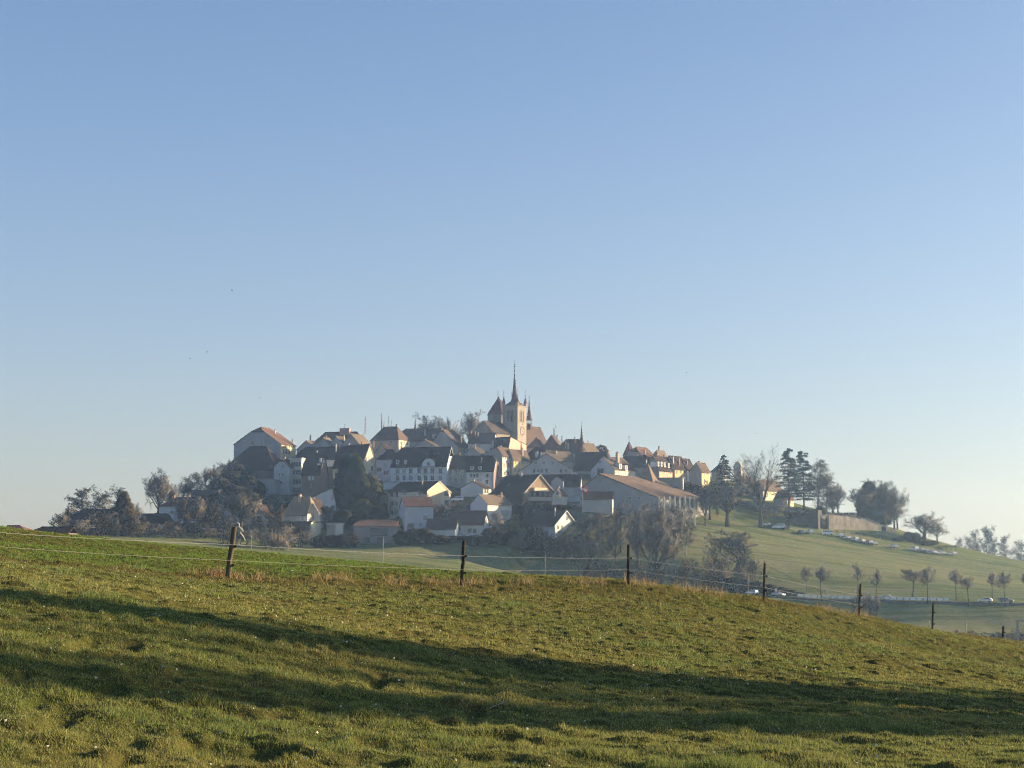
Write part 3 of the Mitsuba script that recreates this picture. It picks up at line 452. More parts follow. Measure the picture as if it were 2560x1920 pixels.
    for x, yt, ybs, wp in o.get('dorms', ()):
        q = spot(x, ybs); zt = zrow(yt, q[1], x); wd = max(wp * q[1] / F, .8); hh = zt - q[2]
        best = None
        for a, b, c in top_tris:
            nn = np.cross(b - a, c - a); nn /= np.linalg.norm(nn) + 1e-9; nn = nn if nn[2] > 0 else -nn
            dd = abs((q - a) @ nn)
            if best is None or dd < best[0]: best = (dd, nn)
        out = np.array([0, -1.0, 0]) if best is None or np.hypot(*best[1][:2]) < .1 else np.array([best[1][0], best[1][1], 0]) / np.hypot(*best[1][:2])
        sd = np.array([-out[1], out[0], 0]); ln = hh / .6 + .6
        c0 = q + [0, 0, -.3]
        b8 = lambda w, z0, z1, o0, o1, cen: box8([cen - sd * w / 2 + out * o1 + [0, 0, z0], cen + sd * w / 2 + out * o1 + [0, 0, z0], cen + sd * w / 2 + out * o0 + [0, 0, z0], cen - sd * w / 2 + out * o0 + [0, 0, z0],
                                           cen - sd * w / 2 + out * o1 + [0, 0, z1], cen + sd * w / 2 + out * o1 + [0, 0, z1], cen + sd * w / 2 + out * o0 + [0, 0, z1], cen - sd * w / 2 + out * o0 + [0, 0, z1]])
        kk = obj('dormer', paint(b8(wd, 0, hh + .3, -ln, .1, c0), (.66, .66, .64), .06), k)
        obj('dormer_roof', paint(b8(wd + .4, hh + .28, hh + .48, -ln, .4, c0), R_DRK, .1), kk)
        obj('pane', mikit.ply(b8(wd * .5, .6, hh, .08, .15, c0), 'glass_dark'), kk)
    if 'arch' in o:
        x, yt, ybs, wp = o['arch']; p = on_face('L', x, ybs); z0 = zrow(ybs, p[1], x) - .6; R = wp * p[1] / F / 2; H = zrow(yt, p[1], x) - z0
        e = np.append(eL, 0); nrm = -np.append(eR, 0); an = np.linspace(0, math.pi, 13)
        c0 = np.array([p[0], p[1], z0]) + nrm * .25
        face = [c0 + e * R * math.cos(t_) + [0, 0, H * math.sin(t_) ** .8] for t_ in an]
        kk = obj('arched_dormer', paint(prism(face, -nrm * 6), (.58, .62, .66), .05, 2.0), k)
        out = [c0 + nrm * .3 + e * (R + .3) * math.cos(t_) + [0, 0, (H + .35) * math.sin(t_) ** .8 + .02] for t_ in an] + [c0 + nrm * .3 + e * R * math.cos(t_) + [0, 0, H * math.sin(t_) ** .8 + .02] for t_ in an[::-1]]
        parts = []
        for i in range(12): parts.append(prism([out[i], out[i + 1], out[24 - i], out[25 - i]], -nrm * 6.3))
        obj('arch_roof', paint(join(parts), R_DRK, .1), kk)
        wv = [c0 + nrm * .06 + e * 1.0 * math.cos(t_) + [0, 0, .9 + 1.5 * math.sin(t_)] for t_ in an]
        obj('window', mikit.ply(prism(wv + [c0 + nrm * .06 - e * 1.0 + [0, 0, .5], c0 + nrm * .06 + e * 1.0 + [0, 0, .5]], -nrm * .1), 'glass_dark'), kk)
    if 'gab' in o:
        x, yt, yev, ybs, wp = o['gab']; p = on_face('L', x, yev); e = np.append(eL, 0); nrm = -np.append(eR, 0); hw = wp * p[1] / F / 2
        z0, z1, z2 = zrow(ybs, p[1]) - 2, zrow(yev, p[1]), zrow(yt, p[1]); c0 = np.array([p[0], p[1], 0]) + nrm * 2.5
        kk = obj('projecting_gable', paint(prism([c0 - e * hw + [0, 0, z0], c0 + e * hw + [0, 0, z0], c0 + e * hw + [0, 0, z1], c0 + [0, 0, z2], c0 - e * hw + [0, 0, z1]], -nrm * 6), (.44, .44, .44), .08, 2.5), k)
        for sg in (-1, 1):
            a0, b0 = c0 + nrm * .4 + e * sg * (hw + .4) + [0, 0, z1 - .15], c0 + nrm * .4 + [0, 0, z2 + .2]
            obj('gable_roof', paint(prism([a0, b0, b0 + [0, 0, .2], a0 + [0, 0, .2]], -nrm * 7), R_DRK, .1), kk)
    for fc, lst in (('R', o.get('balc', ())), ('L', o.get('balcL', ()))):
        for x0, x1, y0, y1 in lst:
            pa, pb = on_face(fc, x0, y1), on_face(fc, x1, y1); za, zc = zrow(y1, pa[1]), zrow(y0, pa[1]); nrm = -(eL if fc == 'R' else eR)
            out = nrm * 1.3; q = [np.append(pa, za), np.append(pb, za), np.append(pb + out, za), np.append(pa + out, za)]
            kk = obj('balcony', paint(prism(q, (0, 0, .2)), (.40, .36, .30), .08), k)
            n3 = np.append(nrm, 0); q = [np.append(pa + out, za), np.append(pb + out, za), np.append(pb + out, zc), np.append(pa + out, zc)]
            obj('railing', paint(prism(q, n3 * .12), (.60, .53, .40), .10, .8), kk)
            for pp in (pa, pb):
                q = [np.append(pp, za), np.append(pp + out, za), np.append(pp + out, zc), np.append(pp, zc)]
                ee = (pb - pa) / np.linalg.norm(pb - pa); obj('railing', paint(prism(q, np.append(ee, 0) * .1), (.60, .53, .40), .10), kk)
    return k, M, Wd, N
KEYS = {}
for i, o in enumerate(HOUSES):
    KEYS[o['label']] = build_house(o, i)[0]

# ------------------------------------------------------------------ the land as two sheets that share their seam
def sheet(rs, azs):
    R, A = np.meshgrid(rs, azs, indexing='ij'); x, y = (R * np.sin(A)).ravel(), (R * np.cos(A)).ravel()
    z = ground(x, y); n = len(azs); i, j = np.meshgrid(np.arange(len(rs) - 1), np.arange(n - 1), indexing='ij')
    q = np.stack([i * n + j, i * n + j + 1, (i + 1) * n + j + 1, (i + 1) * n + j], -1).reshape(-1, 4)
    return np.stack([x, y, z], -1), tri(q)[:, ::-1]
def azim(step): return np.radians(np.concatenate([np.arange(-180, -23, 6), np.arange(-23, 23.001, step), np.arange(24, 181, 6)]))
RS1 = np.concatenate([[.3, 2, 5, 8], np.geomspace(9.5, 100, 560)])
scene['pasture'] = mikit.ply(sheet(RS1, azim(.085)), 'pasture_soil', smooth=False); labels['pasture'] = {'label': 'grazed pasture rising to the left with long tree shadows', 'kind': 'structure'}
RS2 = np.concatenate([np.geomspace(100, 1300, 260), np.geomspace(1400, 3000, 12)])
az2 = azim(.085)[::1]
scene['meadow'] = mikit.ply(sheet(RS2, az2), 'meadow_ground', smooth=True); labels['meadow'] = {'label': 'valley meadows and grassy hillside below the town', 'kind': 'structure'}
LOWEST = float(ground(np.array([200, 300, 400, 150.]), np.array([350, 300, 200, 400.])).min())

# ------------------------------------------------------------------ the church
def quad_tower(Cx, Cy, a, s1, s2):
    """corner nearest the camera, walls running back left (s1) and back right (s2)"""
    eL, eR = np.array([-math.cos(a), math.sin(a)]), np.array([math.sin(a), math.cos(a)])
    def M(u, w, z): return np.array([Cx + u * eL[0] + w * eR[0], Cy + u * eL[1] + w * eR[1], z])
    return M, eL, eR
church = thing('church', 'stone collegiate church with square clock tower and dark needle spire crowning the hill', 'church')
Cc = P(1294, 1015, 850); A0 = math.radians(30.7); S = 9.7
M, eL, eR = quad_tower(Cc[0], Cc[1], A0, S, S)
ST = (.30, .28, .24)
ztop, zbase = Cc[2], zrow(1112, 850)
obj('tower', paint(prism([M(0, 0, zbase - 8), M(S, 0, zbase - 8), M(S, S, zbase - 8), M(0, S, zbase - 8)], (0, 0, ztop - zbase + 8)), ST, .16, 1.6, .5), church)
for z, th, o in ((ztop - 1.6, .5, .25), (ztop - .1, .6, .35), (zrow(1056, 850), .35, .18)):
    obj('cornice', paint(prism([M(-o, -o, z), M(S + o, -o, z), M(S + o, S + o, z), M(-o, S + o, z)], (0, 0, th)), (.30, .28, .24), .1, 2), church)
def lancet(c, e, n, w, hgt, depth=.1):
    an = np.linspace(0, math.pi, 9); pts = [c + e * w / 2 * math.cos(t) + np.array([0, 0, hgt - w * .9 + w * .9 * math.sin(t) ** .7]) for t in an]
    return prism([p + n * .05 for p in pts + [c - e * w / 2, c + e * w / 2]], -n * depth)
for e2, n2 in ((eL, -eR), (eR, -eL)):
    e3, n3 = np.append(e2, 0), np.append(n2, 0); zb_, zt_ = zrow(1055, 850), zrow(1024, 850)
    base = np.array([Cc[0], Cc[1], zb_]) + e3 * S / 2
    kk = obj('belfry_window', paint(join([lancet(base + e3 * dx, e3, n3, 1.8, zt_ - zb_) for dx in (-1.25, 1.25)]), (.12, .105, .09), .1), church)
    slats = []
    for dx in (-1.25, 1.25):
        for i in range(6):
            c0 = base + e3 * dx + [0, 0, .6 + i * .85] + n3 * .08; slats.append(prism([c0 - e3 * .85, c0 + e3 * .85, c0 + e3 * .85 + n3 * .2 - [0, 0, .3], c0 - e3 * .85 + n3 * .2 - [0, 0, .3]], (0, 0, .12)))
    obj('louvre', paint(join(slats), (.16, .12, .09), .1), kk)
    ring = []
    for dx in (-1.25, 1.25):
        for sgn in (-1, 1): ring.append(prism([base + e3 * (dx + sgn * 1.0) + n3 * .02, base + e3 * (dx + sgn * 1.22) + n3 * .02, base + e3 * (dx + sgn * 1.22) + n3 * .02 + [0, 0, 6], base + e3 * (dx + sgn * 1.0) + n3 * .02 + [0, 0, 6]], n3 * .16))
    obj('stone_jamb', paint(join(ring), (.44, .40, .33), .1), kk)
# clock on the sunlit face
e3, n3 = np.append(eR, 0), np.append(-eL, 0); cz = zrow(1076, 850); cc0 = np.array([Cc[0], Cc[1], cz]) + e3 * S * .52
def disc(c, e, n, r, out, th=.08, m=24):
    a = np.linspace(0, 2 * math.pi, m, endpoint=False); return prism([c + n * out + e * r * math.cos(t) + np.array([0, 0, r * math.sin(t)]) for t in a], -n * th)
dial = obj('clock_face', paint(disc(cc0, e3, n3, 2.35, .08, .1), (.34, .31, .26), .08), church)
ringp = []
for i in range(24):
    a, b = i * math.pi / 12, (i + 1) * math.pi / 12
    f_ = lambda t, r: cc0 + n3 * .12 + e3 * r * math.cos(t) + np.array([0, 0, r * math.sin(t)])
    ringp.append(prism([f_(a, 2.45), f_(b, 2.45), f_(b, 2.12), f_(a, 2.12)], n3 * .06))
obj('dial_ring', paint(join(ringp), (.13, .115, .10), .1), dial)
tick = []
for i in range(12):
    a = i * math.pi / 6; r_ = np.array([0, 0, math.sin(a)]) + e3 * math.cos(a); s_ = np.array([0, 0, math.cos(a)]) - e3 * math.sin(a)
    tick.append(prism([cc0 + n3 * .10 + r_ * 1.35 - s_ * .12, cc0 + n3 * .10 + r_ * 1.95 - s_ * .12, cc0 + n3 * .10 + r_ * 1.95 + s_ * .12, cc0 + n3 * .10 + r_ * 1.35 + s_ * .12], n3 * .05))
obj('hour_mark', paint(join(tick), (.12, .105, .09), .05), dial)
for a, ln in ((math.radians(118), 1.7), (math.radians(215), 1.2)):
    r_ = np.array([0, 0, math.sin(a)]) + e3 * math.cos(a); s_ = np.array([0, 0, math.cos(a)]) - e3 * math.sin(a)
    obj('clock_hand', paint(prism([cc0 + n3 * .16 - s_ * .14 - r_ * .3, cc0 + n3 * .16 + r_ * ln, cc0 + n3 * .16 + s_ * .14 - r_ * .3], n3 * .04), (.09, .08, .07), .05), dial)
obj('slit_window', paint(lancet(cc0 + np.array([0, 0, 3.2]), e3, n3, .7, 1.6), (.07, .065, .06), .05), church)
obj('slit_window', paint(lancet(np.array([Cc[0], Cc[1], zrow(1080, 850)]) + np.append(eL, 0) * S * .5, np.append(eL, 0), np.append(-eR, 0), .6, 2.2), (.07, .065, .06), .05), church)
# spire: a broken pyramid that turns into an eight-sided needle
mid = M(S / 2, S / 2, 0); zz = lambda y: zrow(y, mid[1])
z0, z1, z2, z3 = ztop + .5, zz(1002), zz(946), zz(918)
SP_ = (.125, .085, .08)
rot8 = math.atan2(eL[1], eL[0]) + math.pi / 8
sq = [M(u, w, z0) for u, w in ((.3, .3), (S - .3, .3), (S - .3, S - .3), (.3, S - .3))]
a8 = rot8 + np.arange(8) * math.pi / 4; oc = [np.array([mid[0] + 2.0 * math.cos(t), mid[1] + 2.0 * math.sin(t), z1]) for t in a8]
sp = obj('spire', paint(join([hull(np.vstack([sq, oc])), lathe([(2.0, z1 - .2), (1.05, (z1 + z2) / 2 - .3), (.45, z2), (.30, z2 + .6), (.17, z3)], 8, (mid[0], mid[1], 0), rot8)]), SP_, .18, 1.5, .8), church)
obj('ball', paint(lathe([(.05, z3 - .1), (.5, z3 + .3), (.5, z3 + .6), (.05, z3 + 1)], 8, (mid[0], mid[1], 0)), (.2, .17, .14), .05), sp)
zc_ = zz(900)
obj('cross', paint(join([box(mid[0], mid[1], (z3 + zc_) / 2 + .4, .16, .16, zc_ - z3), box(mid[0], mid[1], zz(910.5), 2.0, .14, .16, .3)]), (.12, .11, .10), .05), sp)
for u, w in ((0, 0), (S, 0), (S, S), (0, S)):
    p = M(.4 + u * (S - .8) / S, .4 + w * (S - .8) / S, 0); zt = lambda y: zrow(y, p[1])
    tw = obj('corner_turret', paint(lathe([(.85, ztop - .2), (.85, ztop + 1.9), (1.0, ztop + 2.0), (1.0, ztop + 2.3)], 8, (p[0], p[1], 0)), (.30, .27, .23), .12), church)
    obj('turret_spire', paint(lathe([(1.0, ztop + 2.3), (.3, ztop + 5.0), (.12, ztop + 6.3), (.04, ztop + 10.2)], 8, (p[0], p[1], 0)), SP_, .15), tw)
# polygonal choir with dark red pyramid roof
ch = P(1241, 1037, 868); zc = lambda y: zrow(y, ch[1])
obj('choir', paint(lathe([(6.1, zc(1100)), (6.1, zc(1038)), (0.1, zc(1038))], 8, (ch[0] + .9, ch[1], 0), .3), (.25, .235, .21), .14, 2), church)
ck = obj('choir_roof', paint(lathe([(7.0, zc(1038.5)), (5.9, zc(1030)), (3.4, zc(1013)), (.4, zc(994)), (.12, zc(991))], 8, (ch[0] + 1.3, ch[1], 0), .3), (.13, .068, .064), .16, 1.6), church)
obj('finial', paint(lathe([(.2, zc(995)), (.12, zc(985)), (.05, zc(974))], 6, (ch[0] + .9, ch[1], 0)), (.15, .13, .12), .05), ck)
# side chapel, nave and low apse
def church_house(part, roofname, xs, ys, d, a, g, wall, roof, rx=.5, yeo=None, clip=0, wallR=None, dep=None):
    o = dict(xs=xs, ys=ys, d=d, a=a, dep=dep) if dep else dict(xs=xs, ys=ys, d=d, a=a)
    C, l, r, L1, L2, ze, zb = frame_of(o); Mm = lambda u, w, z: np.array([C[0] + u * l[0] + w * r[0], C[1] + u * l[1] + w * r[1], z])
    Wd, N = (L1, L2) if g == 'L' else (L2, L1); m = (lambda p, q, z: Mm(p, q, z)) if g == 'L' else (lambda p, q, z: Mm(q, p, z))
    p0 = rx * Wd; zr = zrow(ys[0], m(p0, 0, 0)[1], xs[1]); hw = ze if yeo is None else zrow(yeo, m(Wd, 0, 0)[1], xs[0])
    k1 = obj(part, paint(prism([m(0, 0, zb - 10), m(Wd, 0, zb - 10), m(Wd, 0, hw - .3), m(p0, 0, zr - .3), m(0, 0, ze - .3)], m(0, N, 0) - m(0, 0, 0)), wall, .14, 2.2), church)
    sl = []; inset = clip * N * .5
    for pe, zE in ((0, ze), (Wd, hw)):
        sg = -1 if pe == 0 else 1; slope = (zr - zE) / abs(p0 - pe); o_ = .5
        q = [m(pe + sg * o_, -.4, zE - slope * o_), m(p0, -.4 + inset, zr), m(p0, N + .4 - inset, zr), m(pe + sg * o_, N + .4, zE - slope * o_)]
        sl.append(prism(q, (0, 0, -.25)))
    obj(roofname, paint(join(sl), roof, .18, 1.8, .5), church); return m, Wd, N, zr
church_house('chapel', 'chapel_roof', (1185, 1233, 1276), (1051, 1080, 1106), 838, 40, 'L', (.28, .26, .22), R_GRY, .5, 1076)
church_house('nave', 'nave_roof', (1280, 1319, 1369), (1064, 1108, 1125), 861, 50, 'L', (.34, .31, .26), (.15, .11, .09), .5)
pe = P(1342, 1121, 832); ze_ = lambda y: zrow(y, pe[1])
obj('apse', paint(lathe([(6.4, ze_(1150)), (6.4, ze_(1121))], 6, (pe[0], pe[1], 0), .25), (.34, .31, .27), .12, 2), church)
obj('apse_roof', paint(lathe([(6.9, ze_(1121.5)), (.1, ze_(1092))], 4, (pe[0], pe[1] + 1, 0), .38), (.18, .125, .10), .16, 1.6), church)
fl = P(1323, 1066, 862); zf = lambda y: zrow(y, fl[1])
fk = obj('ridge_turret', paint(lathe([(1.5, zf(1074)), (1.5, zf(1059)), (.2, zf(1059))], 6, (fl[0], fl[1], 0)), (.14, .09, .08), .1), church)
for i in range(6):
    a = i * math.pi / 3; obj('post', paint(box(fl[0] + 1.3 * math.cos(a), fl[1] + 1.3 * math.sin(a), (zf(1059) + zf(1051)) / 2, .3, .3, zf(1051) - zf(1059) + .1), (.66, .64, .60), .05), fk)
obj('turret_spire', paint(lathe([(1.9, zf(1051)), (1.3, zf(1042)), (.7, zf(1026)), (.3, zf(1008)), (.08, zf(995))], 6, (fl[0], fl[1], 0)), SP_, .15, 1.5), fk)
obj('cross', paint(join([box(fl[0], fl[1], zf(993), .14, .14, 2.4), box(fl[0], fl[1], zf(994), 1.3, .12, .14)]), (.14, .13, .12), .05), fk)

# ------------------------------------------------------------------ small spires, masts, the pointed towers
def spirelet(label, x, ytip, ybase, ywall, d, wpx, col=(.11, .08, .075), wall=(.12, .09, .08), name='spirelet', n=8, flare=1.5):
    k = thing(name, label, 'spire'); p = P(x, ybase, d); r = wpx * d / F / 2; z = lambda y: zrow(y, d, x)
    obj('shaft', paint(lathe([(r, z(ywall) - 2), (r, z(ybase)), (.1, z(ybase))], n, (p[0], p[1], 0), .4), wall, .1, 1.5), k)
    h_ = z(ytip) - z(ybase)
    obj('spire', paint(lathe([(r * flare, z(ybase) - .1), (r * .85, z(ybase) + h_ * .16), (r * .42, z(ybase) + h_ * .5), (r * .16, z(ybase) + h_ * .85), (.05, z(ytip))], n, (p[0], p[1], 0), .4), col, .15, 1.5), k)
    obj('finial', paint(join([box(p[0], p[1], z(ytip) + .8, .12, .12, 2.2), box(p[0], p[1], z(ytip) + 1.0, .9, .1, .12)]), (.14, .13, .12), .05), k)
    return k
spirelet('dark needle spirelet on a small turret between the church and the pointed tower', 1454, 1062, 1109, 1140, 818, 11, flare=1.6)
spirelet('thin dark spirelet on the long grey roof left of the bare crest trees', 1038, 1036, 1071, 1078, 850, 5, flare=1.3)
k = thing('pointed_tower', 'small tower with steep red-brown pointed roof on the right crest', 'tower'); p = P(1573, 1138, 800); z = lambda y: zrow(y, 800)
obj('wall', paint(lathe([(3.3, z(1175)), (3.3, z(1137))], 10, (p[0], p[1], 0)), (.34, .3, .27), .1, 2), k)
obj('roof', paint(lathe([(4.0, z(1138.5)), (2.4, z(1124)), (.12, z(1103))], 6, (p[0], p[1], 0), .5), (.21, .10, .085), .15, 1.5), k)
obj('finial', paint(join([box(p[0], p[1], z(1098), .12, .12, 2.6), box(p[0], p[1], z(1092.5), .8, .1, .5)]), (.2, .18, .16), .05), k)
k = thing('cone_tower', 'steep brown pyramid roof rising from a pale wall behind the farm building', 'tower'); p = P(1620, 1212, 722); z = lambda y: zrow(y, 722)
obj('wall', paint(lathe([(5.6, z(1262)), (5.6, z(1212))], 4, (p[0], p[1], 0), .35), (.34, .31, .28), .1, 2), k)
obj('roof', paint(lathe([(7.6, z(1217)), (5.4, z(1203)), (.3, z(1159))], 4, (p[0], p[1], 0), .35), (.20, .15, .11), .16, 1.5), k)
k = thing('belvedere', 'small tower with pale green hipped roof left of the big bare tree', 'tower'); p = P(1846, 1168, 776); z = lambda y: zrow(y, 776)
obj('wall', paint(lathe([(2.7, z(1205)), (2.7, z(1167))], 4, (p[0], p[1], 0), .3), (.34, .33, .33), .1, 2), k)
obj('roof', paint(lathe([(3.5, z(1169)), (1.4, z(1155)), (.1, z(1154))], 4, (p[0], p[1], 0), .3), (.40, .46, .40), .1, 1.5), k)
for x, y0, y1, d, w, lb in ((913, 1041, 1078, 816, .5, 'tall antenna mast, leftmost of the five on the hip-roofed house'), (954, 1033, 1070, 830, .55, 'tallest antenna mast, second from the left on the hip-roofed house'), (960, 1053, 1070, 830, .35, 'short antenna mast just right of the tallest one'), (971, 1038, 1070, 830, .35, 'thin pale antenna mast, fourth on the hip-roofed house'), (978, 1051, 1073, 830, .3, 'short antenna mast, rightmost on the hip-roofed house'),
                        (862, 1060, 1073, 835, .2, 'fine aerial on the roof box of the long dark roof'), (1386, 1075, 1095, 830, .4, 'dark mast with fat head right of the church'), (1390, 1058, 1095, 832, .14, 'hairline aerial right of the church'), (1352, 1068, 1100, 836, .14, 'hairline aerial at the right end of the nave'), (1476, 1104, 1120, 824, .14, 'fine aerial right of the dark needle spirelet')):
    k = thing('antenna', lb, 'antenna'); p = P(x, y1, d); zt, zb_ = zrow(y0, d, x), zrow(y1, d, x)
    obj('mast', paint(lathe([(w / 2, zb_ - 1.5), (w / 2 * .9, (zt + zb_) / 2), (w / 4, zt)], 6, (p[0], p[1], 0)), (.22, .23, .24), .05), k)
    obj('crossbar', paint(join([box(p[0], p[1], zb_ + (zt - zb_) * q, 1.0 * s, .08, .1, .4) for q, s in ((.72, 1.0), (.80, .7))]), (.25, .26, .27), .05), k)

# white pillars of the open barn under the long brown roof
fb = KEYS['huge farm building with wide grey gable and long brown roof']
for i, x in enumerate((1647, 1660, 1674, 1687, 1699, 1712, 1724, 1736)):
    p = P(x, 1250, 668 + (x - 1646) * .13); zt, zb_ = zrow(1241, p[1], x), gz(p[0], p[1]) - .5
    obj('pillar', paint(box(p[0], p[1], (zt + zb_) / 2, .6, .6, zt - zb_, .5), (.30, .32, .31), .3, .8), fb)
# red flag with a white cross at the annex corner
k = thing('flag', 'red flag with white cross beside the farm building', 'flag'); p = P(1456, 1215, 652)
zp, zg = zrow(1212, 652, 1456), gz(p[0], p[1]) - .5
obj('pole', paint(lathe([(.09, zg), (.06, zp)], 6, (p[0], p[1], 0)), (.5, .5, .5), .03), k)
uu, vv = np.meshgrid(np.linspace(0, 1, 13), np.linspace(0, 1, 10), indexing='ij')
fx = p[0] + uu * 2.1; fy = p[1] - .1 + .22 * np.sin(uu * 7 + vv * 2) * uu; fz = zp - .2 - vv * 3.0 - uu * .75
g = np.stack([fx, fy, fz], -1).reshape(-1, 3); ii, jj = np.meshgrid(np.arange(12), np.arange(9), indexing='ij')
q = np.stack([ii * 10 + jj, ii * 10 + jj + 1, (ii + 1) * 10 + jj + 1, (ii + 1) * 10 + jj], -1).reshape(-1, 4)
cu, cv = uu.ravel(), vv.ravel(); cross = ((np.abs(cu - .5) < .12) & (np.abs(cv - .5) < .34)) | ((np.abs(cv - .5) < .12) & (np.abs(cu - .5) < .36))
obj('cloth', mikit.ply((g, q), 'matte', smooth=True, color=np.where(cross[:, None], [.72, .70, .68], [.50, .045, .04])), k)

# ------------------------------------------------------------------ the stone wall and tower on the right slope
def wall_run(name, label, cat, pts, th, colr, crenel=None):
    """pts: (x, ytop, ybase, d); a thick wall through them"""
    k = thing(name, label, cat); parts = []
    rr = np.random.default_rng(len(name)); fine = []
    for A_, B_ in zip(pts[:-1], pts[1:]):
        m_ = max(2, int((B_[0] - A_[0]) / 5)); fine += [tuple(a + (b - a) * i / m_ for a, b in zip(A_, B_)) for i in range(m_)]
    pts = [(x, t + rr.uniform(-1.8, 3.2), b, d) for x, t, b, d in fine + [pts[-1]]]      # a broken, weathered crest
    for (x0, t0, b0, d0), (x1, t1, b1, d1) in zip(pts[:-1], pts[1:]):
        a, b = P(x0, t0, d0), P(x1, t1, d1); g0, g1 = gz(a[0], a[1]) - 1, gz(b[0], b[1]) - 1
        dn = np.array([b[1] - a[1], -(b[0] - a[0]), 0]); dn = dn / np.linalg.norm(dn) * -th
        g0, g1 = min(g0, zrow(b0, d0)), min(g1, zrow(b1, d1))
        parts.append(prism([[a[0], a[1], g0], [b[0], b[1], g1], [b[0], b[1], b[2]], [a[0], a[1], a[2]]], dn))
    obj('wall', paint(join(parts), colr, .34, .9, .6, streak=.4), k); return k
TW = (.33, .30, .25)
wl = wall_run('town_wall', 'ruined crenellated stone town wall stepping down the right slope', 'wall', [(2072, 1285, 1320, 715), (2105, 1287, 1321, 718.5), (2135, 1292, 1324, 721.5), (2165, 1298, 1328, 724.5), (2184, 1306, 1333, 726.5), (2204, 1312, 1337, 728.5)], 1.2, TW)
rng = np.random.default_rng(5)
for i, x in enumerate(np.linspace(2076, 2196, 16)):
    yt = np.interp(x, [2072, 2105, 2135, 2165, 2184, 2204], [1285, 1287, 1292, 1298, 1306, 1312]); dd = 715 + (x - 2072) * .102; q = P(x, yt, dd)
    obj('merlon', paint(box(q[0], q[1] + .5, q[2] + .2, .95 * rng.uniform(.7, 1.2), 1.0, 1.0 + rng.uniform(-.3, .5)), TW, .2), wl)
wall_run('wall', 'lower stone wall right of the dark gateway under the evergreens', 'wall', [(2216, 1318, 1340, 729), (2240, 1326, 1349, 731)], 1.0, (.34, .30, .25))
k = thing('gateway', 'dark square gateway in the town wall below the evergreens', 'gate'); q = P(2209, 1325, 729)
obj('leaf', paint(box(q[0], q[1] + .3, q[2] - 1.5, 2.4, .3, 6.0), (.05, .05, .06), .1), k)
obj('lintel', paint(box(q[0], q[1] + .3, q[2] + 1.8, 3.2, .9, .7), TW, .15), k)
k = thing('wall_tower', 'square stone wall tower with worn concave top at the left end of the town wall', 'tower'); q = P(2046, 1285, 716); zt = q[2]; sx = 27 * 716 / F
g0 = gz(q[0] + 2, q[1]) - 2
prof = [(0, zt), (.12, zt), (.3, zt - .6), (.5, zt - .8), (.72, zt - .5), (.88, zt + .3), (1, zt + .3)]
DY = .5
poly = [[q[0], q[1], g0], [q[0] + sx, q[1] + DY * sx, g0]] + [[q[0] + u * sx, q[1] + DY * u * sx, z_] for u, z_ in prof[::-1]]
obj('wall', paint(prism(poly, (-2.0, 4.0, 0)), TW, .2, 1.2, .5, streak=.2), k)
obj('string_course', paint(box(q[0] + sx / 2, q[1] + DY * sx / 2, zrow(1308, 716), sx * 1.12 + .3, .3, .3, math.atan(DY)), (.40, .36, .29), .1), k)
for dx, zy, ww, hh in ((.48, 1300, .5, 1.5), (.85, 1300, .9, 3.4)):
    obj('arrow_slit', paint(box(q[0] + dx * sx, q[1] + DY * dx * sx - .02, zrow(zy, 716), ww, .2, hh, math.atan(DY)), (.08, .075, .07), .1), k)
k = thing('lean_to', 'dark shaded lean-to wall with sloping roof left of the wall tower', 'shed')
a_, b_ = P(1965, 1300, 724), P(2045, 1276, 711)
gA, gB = gz(a_[0], a_[1]), gz(b_[0], b_[1])
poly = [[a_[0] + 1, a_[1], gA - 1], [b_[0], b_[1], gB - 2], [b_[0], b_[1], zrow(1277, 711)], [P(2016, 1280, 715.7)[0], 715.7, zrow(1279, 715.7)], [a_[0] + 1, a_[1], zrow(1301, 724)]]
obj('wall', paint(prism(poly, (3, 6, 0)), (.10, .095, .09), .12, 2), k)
rf = [[a_[0] - 1, a_[1] - .4, zrow(1303, 724)], [P(2016, 1279, 715.3)[0], 715.3, zrow(1278.5, 715.3)], [b_[0], b_[1] - .4, zrow(1276, 711)]]
obj('roof', paint(join([prism([rf[0], rf[1], np.array(rf[1]) + [3, 7, 0], np.array(rf[0]) + [3, 7, 0]], (0, 0, .3)), prism([rf[1], rf[2], np.array(rf[2]) + [3, 7, 0], np.array(rf[1]) + [3, 7, 0]], (0, 0, .3))]), (.16, .14, .12), .15, 2), k)

# ------------------------------------------------------------------ the valley road, its guard rail, signs and cars
road = np.array(ROAD); tt = np.linspace(0, len(road) - 1, 90); rc = np.stack([np.interp(tt, np.arange(len(road)), road[:, i]) for i in range(3)], -1)
for _ in range(6): rc[1:-1] = (rc[:-2] + 2 * rc[1:-1] + rc[2:]) / 4
rc[:, 2] = np.maximum(rc[:, 2], ground(rc[:, 0], rc[:, 1]) + .25)
tg = np.gradient(rc, axis=0); tg[:, 2] = 0; tg /= np.linalg.norm(tg, axis=1, keepdims=True); rn = np.stack([-tg[:, 1], tg[:, 0], 0 * tg[:, 0]], -1)
rn *= np.sign(rn[:, 1:2])
rv = np.concatenate([rc - rn * 1.2, rc + rn * 6.2, rc - rn * 3.2 - [0, 0, 1.2], rc + rn * 8.5 - [0, 0, 1.2]]); m = len(rc); i = np.arange(m - 1)
rf = np.vstack([np.stack([i, i + 1, m + i + 1, m + i], -1), np.stack([2 * m + i, 2 * m + i + 1, i + 1, i], -1), np.stack([m + i, m + i + 1, 3 * m + i + 1, 3 * m + i], -1)])
rcol = np.concatenate([np.full((2 * m, 3), .085) * [1, 1, 1.03], np.full((2 * m, 3), .08) * [1.6, 1.7, .7]])
scene['road'] = mikit.ply((rv, rf), 'matte', color=rcol); labels['road'] = {'label': 'grey valley road along the foot of the hill', 'kind': 'structure'}
